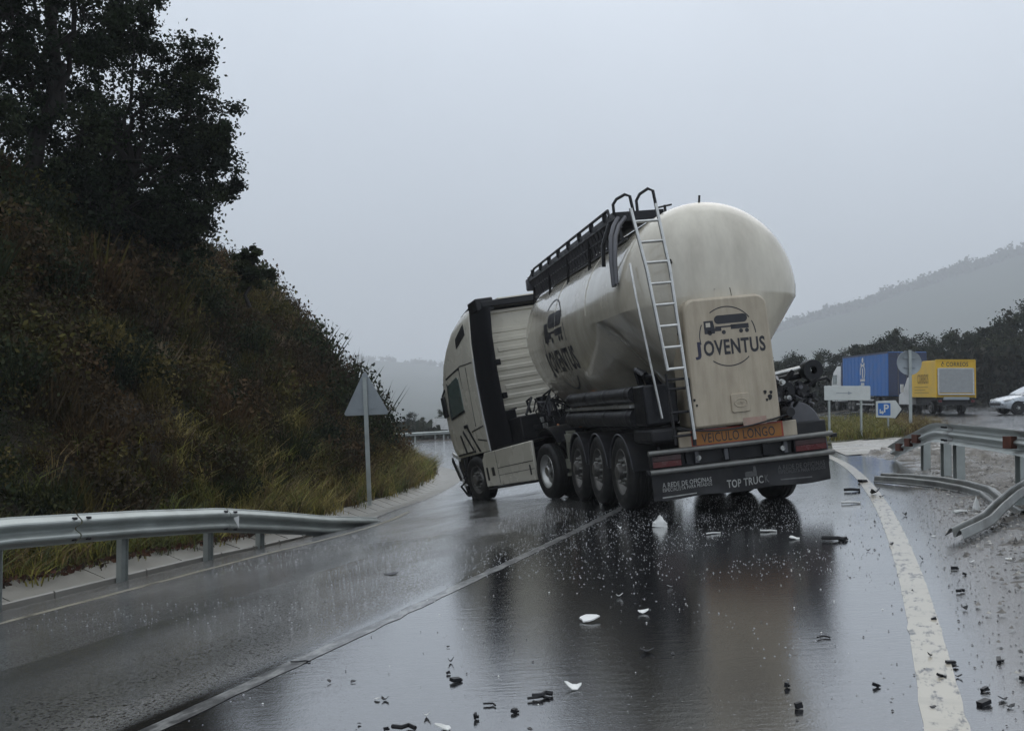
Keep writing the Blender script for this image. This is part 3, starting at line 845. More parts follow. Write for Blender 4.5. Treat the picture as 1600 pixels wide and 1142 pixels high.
for k, (u_, q_) in enumerate(sp):
    v = k % 3; p = hill_pt(u_, q_)[0]
    if shrubs[v] is None:
        t = plant('shrub', 'dark leafy shrub growing among the brown scrub of the slope', 'shrub', tuple(p), shrub_parts(40 + v, [DARKG, OLIVE, [(.04, .03, .018), (.03, .03, .016), (.05, .034, .022)]][v]), 'shrubs on the slope', names=('stem', 'foliage'))
        shrubs[v] = t
    else: t = copy_tree(shrubs[v])
    t['label'], t['group'] = (('dark shrub on the nose of the slope, beyond the triangular sign', 'shrubs on the nose of the slope') if u_ > 33.3 else ('dark leafy shrub breaking the skyline of the slope', 'shrubs on the skyline of the slope') if q_ > 4.8 else ('dark leafy shrub growing among the brown scrub of the slope', 'shrubs on the slope'))
    t.location = tuple(p); t.rotation_euler = (0, 0, rs.uniform(0, 6.28)); t.scale = (rs.uniform(.8, 1.25) * (1.6 if u_ > 33.4 else 1),) * 3

# the wood behind the car park
wood = []
for v in range(4):
    r_ = np.random.default_rng(60 + v); Hh = 7.5
    lob = [(r_.normal(0, 1.2), r_.normal(0, 1.0), r_.uniform(2.2, 6.4), r_.uniform(1.1, 1.7)) for _ in range(9)] + [(0, 0, 6.9, 1.0)]
    wood.append(tree_mesh('wood', Hh, lob, 12, 75, .17, [(.030, .040, .022), (.022, .030, .020), (.040, .044, .026), (.05, .055, .03)] if v % 2 else [(.016, .024, .016), (.022, .030, .018), (.028, .032, .02)], 70 + v, .2, rs_=(.3, .6)))
wl = []
def wood_tree(x, y, sc, v, label, group):
    root = None
    for (vv, o) in wl:
        if vv == v: root = copy_tree(o); break
    if root is None:
        root = plant('tree', label, 'tree', (0, 0, 0), wood[v], group); wl.append((v, root))
    root['label'] = label; root['group'] = group
    root.location = (x, y, g(x, y) - .1); root.scale = (sc * 1.05, sc * 1.05, sc); root.rotation_euler = (0, 0, (x * 7.3 + y) % 6.28)
# (x, y, height) of each tree of the wood, front row then back row, then those across the far road
WL_, WG_ = 'dark wet tree of the wood behind the car park', 'trees of the wood behind the car park'
FRONT = [(22.8, 104, 6.1), (27.6, 107, 6.0), (30.3, 110, 6.7), (30.9, 104, 5.8), (33.7, 106.8, 6.1), (36.5, 108.1, 6.9), (36.0, 100.6, 6.8), (38.1, 102.6, 7.8), (40.4, 104.5, 7.1), (39.0, 97.5, 5.8), (41.1, 99.4, 6.2), (43.6, 101.1, 7.3), (42.0, 94.0, 6.4), (44.3, 95.8, 7.3), (46.6, 97.8, 7.9), (44.5, 90.7, 8.2), (47.2, 93, 8.7), (51.0, 96, 9.6), (50.6, 90, 8.5), (55.8, 93, 9.2), (61.8, 96, 8.8)]
BACK = [(28.8, 118, 6.3), (32.9, 122, 6.8), (37.3, 126, 6.6), (41.9, 130, 7.2), (41.2, 118, 7.3), (45.8, 122, 8.5), (50.6, 126, 6.9), (55.6, 130, 8.5), (53.5, 118, 7.9), (58.6, 122, 9.5), (63.8, 126, 11.0), (69.2, 130, 12.3), (65.9, 118, 10.6), (71.4, 122, 11.4), (77.0, 126, 11.9), (82.9, 130, 11.8)]
ACROSS = [(-10.4, 104, 2.5), (-9.4, 108, 2.0), (-8.7, 112, 1.6), (-7.2, 104, 2.8), (-6.3, 108, 2.4), (-4.9, 112, 2.9), (-2.6, 104, 2.6)]
OWN = {7: 'dark tree whose crown rises highest above the blue lorry', 14: 'dark tree standing over the gap between yellow truck and silver car', 16: 'tall dark tree at the picture edge above the silver hatchback'}
for k, (x, y, h) in enumerate(FRONT): wood_tree(x, y, h / 7.9, k % 4, OWN.get(k, WL_), WG_)
for k, (x, y, h) in enumerate(BACK): wood_tree(x, y, h / 7.9, (k + 1) % 4, WL_, WG_)
for k, (x, y, h) in enumerate(ACROSS): wood_tree(x, y, h / 7.9, k % 4, 'small grey-green tree across the far road in the mist', 'trees across the far road')

# undergrowth that closes the foot of the wood
nU = 16000
a = r.random(nU); d = np.where(a > .31, r.uniform(84, 96, nU), r.uniform(93, 108, nU)); x = (.2125 + .475 * a) * d
hh = np.interp(a, [0, .21, .47, 1], [2.6, 3.0, 4.6, 5.0])
pos = np.column_stack([x, d, G(x, d) + r.random(nU) ** .8 * hh])
P = rand_quads(pos, r.uniform(.25, .6, nU), 1.6, .4, r)
tag(quads('undergrowth', P, M_['leaf'], np.array([(.018, .024, .016), (.028, .030, .02), (.035, .034, .024), (.014, .018, .014)])[r.integers(0, 4, nU)]), kind='stuff')
nU = 1500
x = r.uniform(-24, 2, nU); d = r.uniform(95, 104, nU)
P = rand_quads(np.column_stack([x, d, G(x, d) + r.random(nU) * 1.4]), r.uniform(.4, .8, nU), 1.4, .3, r)
tag(quads('undergrowth', P, M_['leaf'], np.array([(.03, .036, .024), (.04, .042, .03)])[r.integers(0, 2, nU)]), kind='stuff')

# forest on the misty ridge: countless far crowns, one mass
cs = []
for crest, n in ((crest1, 1300), (crest2, 220)):
    for _ in range(n):
        f = r.random(); i = min(int(f * 69), 68); p = crest[i] + (crest[i + 1] - crest[i]) * r.random(); dn = r.random() * .04
        zc = p[2] * (1 - dn) ** 1.15 + 1; hgt_ = r.uniform(7, 14) * (1.5 if r.random() < .1 else 1)
        m_ = 26; pp = r.normal(size=(m_, 3)) * np.array([3.4, 3.0, hgt_ * .26]); pp[:, 2] += hgt_ * .45
        cs.append(pp + np.array([p[0] * (1 - dn * .12), p[1] - 950 * dn, zc]))
cs = np.concatenate(cs)
P = rand_quads(cs, r.uniform(3.0, 6.5, len(cs)), 1.3, .3, r)
tag(quads('far_forest', P, M_['far_leaf'], np.repeat(np.array([[.03, .042, .028]]), len(cs), 0)), kind='stuff')
# ------------------------------------------------------------------ vehicles: frames that sit on the sloping road
def ground_frame(x, y, yaw):
    hx, hy = -math.sin(yaw), math.cos(yaw); e = .6
    f = Vector((2 * e * hx, 2 * e * hy, g(x + e * hx, y + e * hy) - g(x - e * hx, y - e * hy))).normalized()
    rr = Vector((2 * e * hy, -2 * e * hx, g(x + e * hy, y - e * hx) - g(x - e * hy, y + e * hx)))
    u = rr.cross(f).normalized(); rr = f.cross(u).normalized()
    M = Matrix((rr, f, u)).transposed().to_4x4(); M.translation = (x, y, g(x, y))
    return M
def gap(M, x, y):
    p = M @ Vector((x, y, 0)); return p.z - g(p.x, p.y)
def lean(roll, pitch=0, pz=.8, py=0):
    return Matrix.Translation((0, py, pz)) @ Matrix.Rotation(-pitch, 4, 'X') @ Matrix.Rotation(-roll, 4, 'Y') @ Matrix.Translation((0, -py, -pz))

def arc_pts(cx, cz, r, a0, a1, n, x=None, y=None):
    o = []
    for k in range(n + 1):
        a = R_(a0 + (a1 - a0) * k / n); o.append((cx + r * math.cos(a), cz + r * math.sin(a)))
    return o

def wheel(parent, x, y, z, side, R=.52, w=.36, rim='rim', M=None, dish=.05, nuts=10, flat=0):
    """side -1: outer face towards -x"""
    t = MB()
    prof = [(-w / 2 + .03, R * .60), (-w / 2, R * .72), (-w / 2 + .005, R * .86), (-w / 2 + .035, R * .965), (-w / 2 + .07, R), (-w * .2, R * 1.0), (-w * .18, R * .978), (-w * .14, R * .978), (-w * .12, R), (-.012, R), (-.01, R * .978), (.01, R * .978), (.012, R),
            (w * .12, R), (w * .14, R * .978), (w * .18, R * .978), (w * .2, R), (w / 2 - .07, R), (w / 2 - .035, R * .965), (w / 2 - .005, R * .86), (w / 2, R * .72), (w / 2 - .03, R * .60)]
    t.lathe(prof, n=40)
    if flat: t.v = [(a, b, max(c, -R + flat)) for a, b, c in t.v]
    MM = Matrix.Translation((x, y, z)) @ (M or Matrix())
    o = obj('wheel', t, M_['rubber'], parent, smooth=35, M=MM)
    s = side; f = w / 2
    rp = [(s * (f - .03), R * .61), (s * (f - .02), R * .60), (s * (f - .035), R * .56), (s * (f - .10), R * .53), (s * (f - .13), R * .47), (s * (f - .10 + dish), R * .36), (s * (f - .10 + dish), R * .26), (s * (f - .12 + dish), R * .25), (s * (f - .12 + dish), .001)]
    obj('rim', MB().lathe(rp, n=32), M_[rim], o, smooth=35)
    hp = [(s * (f - .13 + dish), R * .22), (s * (f - .02 + dish), R * .20), (s * (f + .0 + dish), R * .16), (s * (f + .005 + dish), .001)]
    obj('hub', MB().lathe(hp, n=24), M_[rim], o, smooth=35)
    nb = MB()
    for k in range(nuts):
        a = 2 * math.pi * k / nuts; nb.lathe([(s * (f - .1 + dish), .019), (s * (f - .055 + dish), .017), (s * (f - .05 + dish), .001)], c=(0, R * .31 * math.cos(a), R * .31 * math.sin(a)), n=6)
    tag(obj('wheel_nuts', nb, M_['alu'], o, smooth=20), kind='stuff')
    return o

def fender_mb(x0, x1, y, z, r, a0, a1, th=.018, n=20, lip=.025):
    mb = MB(); rows = []
    for k in range(n + 1):
        a = R_(a0 + (a1 - a0) * k / n); c, s = math.cos(a), math.sin(a)
        rows.append([(x0, y + (r - lip) * c, z + (r - lip) * s), (x0, y + (r + th) * c, z + (r + th) * s), (x1, y + (r + th) * c, z + (r + th) * s), (x1, y + (r - lip) * c, z + (r - lip) * s), (x1 - .012, y + (r - lip) * c, z + (r - lip) * s), (x1 - .012, y + r * c, z + r * s), (x0 + .012, y + r * c, z + r * s), (x0 + .012, y + (r - lip) * c, z + (r - lip) * s)])
    mb.grid(rows, closed=True); mb.f += [tuple(range(8))[::-1], tuple(n * 8 + k for k in range(8))]
    return mb

# ------------------------------------------------------------------ the silo tank trailer
TM = ground_frame(3.0, 13.27, R_(9.7))
trailer = empty('tank_trailer', M=TM, label='cream silo tank trailer leaning across the wet road, rear ladder and JOVENTUS lettering', cat='trailer')
B = lean(R_(3.0))
def tp(name, mb, m, smooth=40, bevel=0, parent=None, fix=True):
    return obj(name, mb, M_[m], parent or trailer, smooth, bevel, B if parent is None else None, fix)

TZ, TR, TL = 2.90, 1.25, 8.15
def sstep(a, b, x):
    u = min(1, max(0, (x - a) / (b - a))); return u * u * (3 - 2 * u)
def tank_pt(y, th, off=0.0):
    """point on the tank at section y and angle th (0 = +x side, pi/2 = top)"""
    e = 1.0
    if y < .62: e = max(0.0, 1 - ((.62 - max(y, .0)) / .62) ** 2.5) ** (1 / 2.5)
    if y > TL - 1.0: e = max(0.0, 1 - ((min(y, TL) - (TL - 1.0)) / 1.0) ** 2.4) ** (1 / 2.2)
    R = TR * e + off
    c, s = math.cos(th), math.sin(th)
    if s >= 0: return (R * c, y, TZ + R * s)
    a = math.asin(min(1, -s)) / (math.pi / 2)          # 0 at the side .. 1 at the bottom
    w = sstep(1.75, 2.35, y)
    sg = 1 if c >= 0 else -1
    dr = 1.62 - 1.0 * sstep(1.35, 2.3, y) * (1 - w)    # rear hopper
    if a < .10: xr, zr = R * (1 - .15 * a), TZ - 1.6 * a * e
    else: f = (a - .10) / .90; xr, zr = R * .985 * (1 - f) + .12 * f, TZ - .16 * e - (dr - .16) * f * e
    df = 1.74 - .6 * (1 - sstep(2.2, 3.3, y))
    q = a * math.pi / 2
    xf = R * (math.cos(q) ** .95); zf = TZ - (df * e + off) * (.55 * math.sin(q) + .45 * a)
    yo = -1.0 * sstep(5.0, TL, y) * a ** 1.3
    return ((xr * (1 - w) + xf * w) * sg, y + yo * w, zr * (1 - w) + zf * w)
ys = [0.0, .012, .04, .08, .14, .21, .30, .40, .50, .62, .8, 1.0, 1.25, 1.5, 1.7, 1.85, 2.0, 2.15, 2.3, 2.5, 2.8, 3.2, 3.8, 4.5, 5.2, 5.8, 6.2] + [TL - 1.0 + q for q in (0, .12, .25, .38, .5, .6, .7, .78, .85, .91, .955, .985, 1.0)]
ths = []
for k in range(33): ths.append(math.pi * k / 32)
for k in range(1, 40):
    a = k / 40; a = a if a < .5 else 1 - a; 
lows = [0.0, .04, .08, .10, .12, .16, .22, .3, .4, .5, .6, .7, .8, .9, 1.0]
lowth = [math.pi + math.asin(math.sin(a * math.pi / 2)) for a in lows[1:]] + [2 * math.pi - math.asin(math.sin(a * math.pi / 2)) for a in lows[-2:0:-1]]
ths += lowth
mb = MB(); mb.grid([[tank_pt(y, th) for th in ths] for y in ys], closed=True)
tank = tp('tank', mb, 'cream', smooth=22)
# welded seams round the barrel
for y in (2.42, 4.6):
    sb = MB(); sb.tube([tank_pt(y, th, .001) for th in [math.pi * k / 40 for k in range(41)]], .007, 5)
    obj('weld_seam', sb, M_['cream'], tank)

# rear cover panel
def rounded(x0, x1, z0, z1, rt, rb, n=7):
    v = []
    for cx, cz, a, r in ((x1 - rt, z1 - rt, 0, rt), (x0 + rt, z1 - rt, 90, rt), (x0 + rb, z0 + rb, 180, rb), (x1 - rb, z0 + rb, 270, rb)):
        for k in range(n + 1): b = R_(a + 90 * k / n); v.append((cx + r * math.cos(b), cz + r * math.sin(b)))
    return v
pan = rounded(-.65, .55, 1.12, 2.78, .17, .06)
pan = [(x * (1 - .02 * (z - 1.0)) , z) for x, z in pan]
panel = tp('rear_panel', MB().prism(pan, 'Y', -.14, .42), 'cream_dirty', smooth=30, bevel=.035)
logo_c = (-.055, 2.265)
def logo_polys():
    ring = [ring_poly(.375, .013, 35, 124), ring_poly(.375, .013, 153, 192), ring_poly(.375, .013, 2, 27), ring_poly(.375, .013, 232, 312)]
    truck = [rect_poly(-.165, .285, .165, .275, .055), rect_poly(-.16, .11, .115, .135), rect_poly(.05, .295, .085, .145), rect_poly(-.165, -.08, .075, .115),
             (np.array([(-.31, .05), (-.265, .05), (-.265, .095), (-.22, .095), (-.22, .05), (-.17, .05), (-.165, .10), (-.185, .215), (-.31, .215)]), [tuple(range(9))])]
    truck += [disc_poly(x, .055, .027) for x in (-.238, -.05, .185, .265)]
    word = [(TXT['JOVENTUS'][0] + np.array([.075, -.135]), TXT['JOVENTUS'][1])]
    jay = [(TXT['J'][0] + np.array([-.425, -.155]), TXT['J'][1])]
    return ring, truck, word, jay
ring, truck, word, jay = logo_polys()
fn = lambda u, v: (logo_c[0] + u, -.1765, logo_c[1] + v)
def back(y): return lambda u, v: (logo_c[0] + u, y, logo_c[1] + v)
PY = -.1425
flat_print('logo_ring', ring, back(PY), M_['ink'], panel)
flat_print('logo_truck', truck, back(PY), M_['ink'], panel)
flat_print('logo_window', [rect_poly(-.285, -.225, .135, .19)], back(PY - .002), M_['cream'], panel)
flat_print('lettering', word, back(PY), M_['ink'], panel)
flat_print('lettering', jay, back(PY), M_['ink_blue'], panel)
# embossed badge with its oval mark
bd = MB().prism(rounded(-.115, .135, 1.28, 1.52, .03, .03), 'Y', -.158, -.135)
badge = obj('badge', bd, M_['cream_dirty'], panel, bevel=.006)
bo = MB().tube([(.01 + .085 * math.cos(2 * math.pi * k / 24), -.160, 1.40 + .055 * math.sin(2 * math.pi * k / 24)) for k in range(25)], .006, 5)
bo.tube([(-.03, -.160, 1.385), (.0, -.160, 1.42), (.03, -.160, 1.385), (.055, -.160, 1.42)], .005, 5); bo.tube([(-.04, -.160, 1.41), (.06, -.160, 1.41)], .004, 5)
obj('badge_mark', bo, M_['cream_dirty'], badge)
# torn holes and rub marks low on the panel
for (x, z, r_) in ((.36, 1.50, .022), (.42, 1.43, .03), (.375, 1.40, .016), (.44, 1.49, .02), (-.60, 1.49, .016), (-.575, 1.42, .014)):
    hb = MB().prism([(x + r_ * (1 + .4 * math.sin(k * 2.3)) * math.cos(2 * math.pi * k / 9), z + r_ * 1.2 * math.sin(2 * math.pi * k / 9)) for k in range(9)], 'Y', -.146, -.138)
    obj('dent', hb, M_['dark'], panel)
obj('worn_sticker', MB().prism(rounded(.02, .34, 1.10, 1.20, .01, .01), 'Y', -.1435, -.139), mat('worn_red_print', (.34, .25, .20), .5, var=.2, dirt=(.36, .14, .10), damt=.5, dscale=14), panel)

# side lettering, larger, wrapped round the left flank
def flank(u, v):
    y = 4.8 - u * 2.35
    s = v * 2.25 - .33
    th = math.pi - s / TR if s >= 0 else math.pi + math.asin(min(1, -s / 1.7))
    return tank_pt(y, th, .005)
flat_print('side_logo_ring', ring, flank, M_['ink'], tank, cut=.05)
flat_print('side_logo_truck', truck, flank, M_['ink'], tank, cut=.05)
flat_print('side_lettering', word + jay, flank, M_['ink'], tank, cut=.05)

# walkway along the top left, with its skirt mesh, rails and struts
WX0, WX1, WY0, WY1, WZ = -1.05, -.42, .95, 7.5, 4.13
walk = tp('walkway', MB().bx(WX0, WX1, WY0, WY1, WZ - .03, WZ), 'dark')
sk = MB()
n_ = 34
for k in range(n_):
    y = WY0 + (WY1 - WY0) * k / n_
    sk.beam((WX0, y, WZ), (WX0 + .13, y + .18, WZ - .34), .045, .012)
sk.beam((WX0 + .07, WY0, WZ - .17), (WX0 + .07, WY1, WZ - .17), .03, .02); sk.beam((WX0 + .13, WY0, WZ - .34), (WX0 + .13, WY1, WZ - .34), .03, .02)
obj('skirt_mesh', sk, M_['mid'], walk)
obj('toe_board', MB().bx(WX0 - .012, WX0, WY0 - .02, WY1, WZ - .05, WZ + .05), M_['black'], walk)
obj('end_plate', MB().bx(WX0, WX1 + .06, WY0 - .035, WY0 - .005, WZ - .10, WZ + .03), M_['black'], walk)
rl = MB().tube([(WX0, WY0 + .3, WZ + .02), (WX0, WY0 + .35, WZ + .13), (WX0, WY1 - .7, WZ + .13), (WX0, WY1, WZ - .02)], .022, 8)
obj('rail', rl, M_['black'], walk)
for k in range(8):
    y = WY0 + .55 + k * .78
    obj('post', MB().beam((WX0, y, WZ), (WX0, y, WZ + .13), .07, .03), M_['black'], walk)
for k in range(5):
    y = WY0 + .25 + k * 1.5
    p = tank_pt(y, math.pi * .80)
    obj('strut', MB().tube([(WX0 + .06, y, WZ - .05), (p[0] + .01, y + .12, p[2] - .02)], .025, 6), M_['dark'], walk)
obj('lamp_pod', MB().bx(WX0 - .05, WX0 + .16, WY1 - .12, WY1 + .05, WZ - .22, WZ + .02), M_['mid'], walk, bevel=.03)
# two hoops over the head of the ladder
for x, h in ((-1.06, .27), (-.72, .33)):
    hp = [(x, WY0 + .02, WZ), (x, WY0 + .02, WZ + h * .55), (x + .05, WY0, WZ + h * .8), (x + .17, WY0 - .02, WZ + h), (x + .24, WY0 - .02, WZ + h * .9), (x + .27, WY0 - .02, WZ)]
    obj('hoop', MB().tube(hp, .022, 8), M_['black'], walk)
# lids and fittings on the crown of the tank
for y in (1.7, 3.6, 5.4):
    lid = tp('lid', MB().lathe([(4.12, .27), (4.20, .27), (4.21, .24), (4.25, .18), (4.26, .001)], c=(0, y, 0), axis='Z', n=24), 'alu')
    obj('lid_clamp', MB().tube([(-.3, y, 4.24), (.3, y, 4.24)], .018, 6).tube([(0, y - .28, 4.22), (0, y + .28, 4.22)], .014, 6), M_['dark'], lid)
tp('valve', MB().tube([(-.36, .85, 4.05), (-.36, .85, 4.2)], .02, 6).tube([(-.46, .85, 4.17), (-.26, .85, 4.2)], .014, 6), 'dark')
tp('valve', MB().tube([(.02, .55, 4.12), (.04, .55, 4.24)], .016, 6), 'dark')

# ladder: bright upper flight, grimy lower flight
lad = tp('ladder', MB().tube([(-1.13, -.03, 4.02), (-1.045, -.16, 3.2), (-.92, -.17, 1.9)], .024, 8), 'alu')
obj('ladder_stile', MB().tube([(-.79, -.03, 4.06), (-.74, -.16, 3.2), (-.66, -.17, 1.0)], .024, 8), M_['alu'], lad)
for k in range(8):
    z = 3.84 - k * .275
    f = (4.02 - z) / 2.12
    xl = np.interp(z, [1.9, 3.2, 4.02], [-.92, -1.045, -1.13]); xr = np.interp(z, [1.0, 3.2, 4.06], [-.66, -.74, -.79]); y = np.interp(z, [1.9, 3.2, 4.02], [-.17, -.16, -.03])
    obj('rung', MB().tube([(xl, y, z), (xr, y, z)], .021, 7), M_['alu'], lad)
low = tp('lower_ladder', MB().tube([(-.93, -.12, 1.86), (-.90, -.12, .95)], .018, 7).tube([(-.66, -.145, 1.78), (-.66, -.145, .92)], .026, 7), 'dark')
for z in (1.78, 1.66, 1.36, 1.06): obj('rung', MB().tube([(-.93, -.12, z), (-.66, -.12, z)], .018, 7), M_['dark'], low)
for z in (2.35, 3.3):
    obj('ladder_bracket', MB().tube([(-.72, -.15, z), (-.60, .15, z)], .018, 6), M_['dark'], lad)
# long thin handrail beside the ladder, and bent pipes from the walkway
tp('handrail', MB().tube([(-1.13, .25, 3.35), (-1.16, .05, 2.9), (-1.02, -.05, 1.3)], .016, 7), 'alu')
tp('bent_pipe', MB().tube([(-1.02, .93, 4.08), (-1.12, .85, 3.95), (-1.20, .75, 3.80), (-1.27, .62, 3.45), (-1.29, .55, 3.1)], .035, 9), 'mid')
tp('bent_pipe', MB().tube([(-.93, .90, 4.08), (-1.06, .80, 3.95), (-1.16, .68, 3.78), (-1.24, .55, 3.45), (-1.27, .5, 3.12)], .030, 9), 'mid')
tp('pipe_bracket', MB().tube([(-1.1, 1.1, 4.05), (-1.22, 1.12, 3.75), (-1.235, 1.15, 3.45)], .03, 7).tube([(-1.0, 1.35, 4.08), (-1.22, 1.2, 3.72)], .025, 7), 'black')

# chassis, hose tubes and side gear
fr = MB()
for s in (-1, 1):
    fr.bx(s * .48 - .07, s * .48 + .07, .1, 6.9, .82, 1.10)
for y in (.25, 1.3, 2.6, 4.0, 5.4, 6.4): fr.bx(-.41, .41, y - .06, y + .06, .86, 1.05)
tp('chassis', fr, 'dark')
hp_ = MB()
for (y, z, r_) in ((1.2, 1.12, .16), (4.2, 1.12, .18), (5.4, 1.12, .18)): hp_.lathe([(z, r_), (z + .35, r_)], c=(0, y, 0), axis='Z', n=18)
tp('outlet', hp_, 'mid')
def hose_tube(z, x, y0, y1, r_):
    t = tp('hose_tube', MB().lathe([(y0, .001), (y0, r_), (y1, r_), (y1, .001)], c=(x, 0, z), axis='Y', n=20), 'dark')
    for k in range(4): obj('tube_strap', MB().lathe([(y0 + .2 + k * (y1 - y0 - .4) / 3, r_ + .012), (y0 + .26 + k * (y1 - y0 - .4) / 3, r_ + .012)], c=(x, 0, z), axis='Y', n=20), M_['black'], t)
hose_tube(1.64, -1.10, .75, 4.55, .11)
hose_tube(1.33, -1.13, .6, 4.5, .13)
tp('tube_shelf', MB().bx(-1.24, -.95, .6, 4.5, 1.465, 1.505), 'alu')
tp('equipment_box', MB().bx(-1.2, -.75, .05, .55, 1.22, 1.75), 'black', bevel=.03)
tp('equipment_box', MB().bx(-1.17, -.80, .02, .85, .98, 1.18), 'dark', bevel=.05)
tp('hose_bundle', MB().tube([(-1.0, .35, 1.75), (-1.12, .2, 1.9), (-1.15, .4, 1.95), (-1.05, .6, 1.75)], .05, 8).tube([(-.95, .1, 1.72), (-1.05, .0, 1.85), (-1.1, .3, 1.86)], .035, 8), 'black')
# landing legs with their frame
lg = tp('landing_gear', MB().beam((-1.05, 5.0, .98), (-1.05, 6.35, .98), .05, .14), 'chassis_green')
obj('guard_rail', MB().beam((-1.08, 4.85, .52), (-1.08, 6.4, .52), .05, .16), M_['chassis_green'], lg)
for y in (5.0, 5.35, 6.05, 6.3): obj('guard_post', MB().beam((-1.05, y, 1.0), (-1.05, y, .5), .07, .07, up=(1, 0, 0)), M_['chassis_green'], lg)
obj('leg', MB().beam((-.95, 5.6, 1.1), (-.95, 5.6, .35), .16, .16, up=(1, 0, 0)).bx(-1.1, -.8, 5.45, 5.75, .30, .35), M_['chassis_green'], lg)
obj('leg', MB().beam((.95, 5.6, 1.1), (.95, 5.6, .35), .16, .16, up=(1, 0, 0)).bx(.8, 1.1, 5.45, 5.75, .30, .35), M_['chassis_green'], lg)
tp('kingpin_plate', MB().bx(-.6, .6, 5.9, 7.0, 1.02, 1.10), 'dark')
tp('red_hose', MB().tube([(-.8, 6.4, 1.0), (-1.0, 6.5, 1.15), (-1.05, 6.1, 1.22), (-1.02, 5.7, 1.08)], .022, 7), 'wire')

# wheels in the ground's frame, mudguards above them
for k in range(3):
    y = 1.40 + 1.31 * k
    for s in (-1, 1):
        wheel(trailer, s * 1.06, y, .53 - gap(TM, s * 1.06, y), s, R=.535)
        tp('mudguard', fender_mb(s * 1.02 - .2, s * 1.02 + .2, y, .52 if s < 0 else .50, .575, 8, 172, lip=.012), 'dark')
        if s < 0: tp('mudguard_edge', MB().tube([(-1.225, y + .585 * math.cos(R_(a_)), .52 + .585 * math.sin(R_(a_))) for a_ in range(8, 173, 8)], .010, 5), 'mid')
    obj('axle', MB().lathe([(-.9, .07), (.9, .07)], c=(0, y, .515), n=12), M_['dark'], trailer)
    for s in (-1, 1):
        obj('air_spring', MB().lathe([(.62, .11), (.66, .14), (.72, .12), (.78, .14), (.82, .11)], c=(s * .5, y + .35, 0), axis='Z', n=16), M_['black'], trailer)

# rear end: bumper of two tubes, lamp units, beam, sign board, mud flap
def long_tube(name, z, y, r_, m, x0=-1.25, x1=1.27):
    return tp(name, MB().lathe([(x0, .001), (x0, r_), (x1, r_), (x1, .001)], c=(0, y, z), axis='X', n=14), m)
long_tube('bumper_tube', .872, -.03, .034, 'tube')
long_tube('bumper_tube', .628, -.03, .036, 'tube')
tp('bumper_beam', MB().bx(-.80, .72, .05, .13, .67, .84), 'dark')
for x in (-.72, -.6, -.2, -.14, .33, .38, .62): tp('bracket', MB().bx(x - .025, x + .025, -.01, .05, .69, .83), 'mid' if x in (-.6, -.2, .62) else 'black')
for x in (-.58, .58): tp('reversing_lamp', MB().lathe([(-.0, .001), (0, .035), (.05, .03)], c=(x, -.01, .75), axis='Y', n=14), 'alu')
for x0, x1 in ((-1.21, -.80), (.74, 1.20)):
    lamp = tp('lamp_unit', MB().bx(x0, x1, 0, .12, .665, .838), 'black', bevel=.01)
    xm = x0 + (x1 - x0) * .5
    obj('tail_light', MB().bx(x0 + .015, x1 - .015, -.012, .0, .68, .755), M_['red'], lamp, bevel=.004)
    obj('tail_light', MB().bx(x0 + .015, x1 - .015, -.010, .0, .762, .828), mat('dull_lens_%d' % (x0 > 0), (.055, .022, .022), .3, var=.4, dirt=(.06, .055, .05), damt=.5, dscale=12), lamp, bevel=.004)
board = tp('sign_board', MB().bx(-.82, .80, -.02, .02, .90, 1.10), 'cream_dirty', bevel=.008)
obj('warning_plate', MB().bx(-.655, .60, -.032, -.021, .90, 1.105), M_['signred'], board)
obj('warning_field', MB().bx(-.63, .575, -.036, -.033, .915, 1.085), M_['orange'], board)
flat_print('lettering', [TXT['VL']], lambda u, v: (-.02 + u, -.0385, .992 + v * .72), M_['ink'], board)
cable = [(-.86 + 1.55 * k / 16, -.17 - .02 * math.sin(k / 16 * math.pi), 1.17 - .10 * math.sin(math.pi * (k / 16) ** .8) + .03 * (k / 16) ** 2) for k in range(17)]
tp('cable', MB().tube(cable, .011, 6), 'black')
tp('junction_box', MB().lathe([(-.19, .001), (-.19, .06), (-.1, .075), (-.0, .07)], c=(.66, 0, 1.21), axis='Y', n=12), 'dark')
# mud flap across the whole width, hanging a little wavy
def flap_pt(x, z, off=0.0):
    i = (.60 - z) / .335
    k = (x + 1.22) / 2.43 * 30
    return (x, .02 + .012 * math.sin(k * .5) * i + .03 * noise.noise((k * .25, i * 1.6, 0)) * i - off, z - .012 * i * math.sin(k * .55))
rows = []
for i in range(9):
    z = .60 - .335 * i / 8
    rows.append([flap_pt(-1.22 + 2.43 * k / 60, z) for k in range(61)])
fb = MB().grid(rows); nb_ = len(fb.v)
fb.grid([[(x, y + .02, z) for x, y, z in r2] for r2 in rows])
flap = tp('mud_flap', fb, 'flap', fix=False)
fl = lambda cx, cz: (lambda u, v: flap_pt(cx + u, cz + v, .006))
flat_print('lettering', [TXT['A1']], fl(-.76, .455), M_['ink_white'], flap)
flat_print('lettering', [TXT['A2']], fl(-.76, .395), M_['ink_white'], flap)
flat_print('lettering', [rect_poly(-.3, .15, -.008, .008)], fl(-.80, .30), M_['ink_white'], flap)
flat_print('lettering', [TXT['TOP']], fl(.02, .375), M_['ink_white'], flap)
flat_print('lettering', [TXT['K']], fl(.32, .375), M_['ink_dim'], flap)
flat_print('lettering', [TXT['A1']], fl(.82, .50), M_['ink_dim'], flap)
flat_print('lettering', [TXT['A2']], fl(.82, .44), M_['ink_dim'], flap)
flat_print('lettering', [rect_poly(-.3, .15, -.008, .008)], fl(.80, .34), M_['ink_dim'], flap)
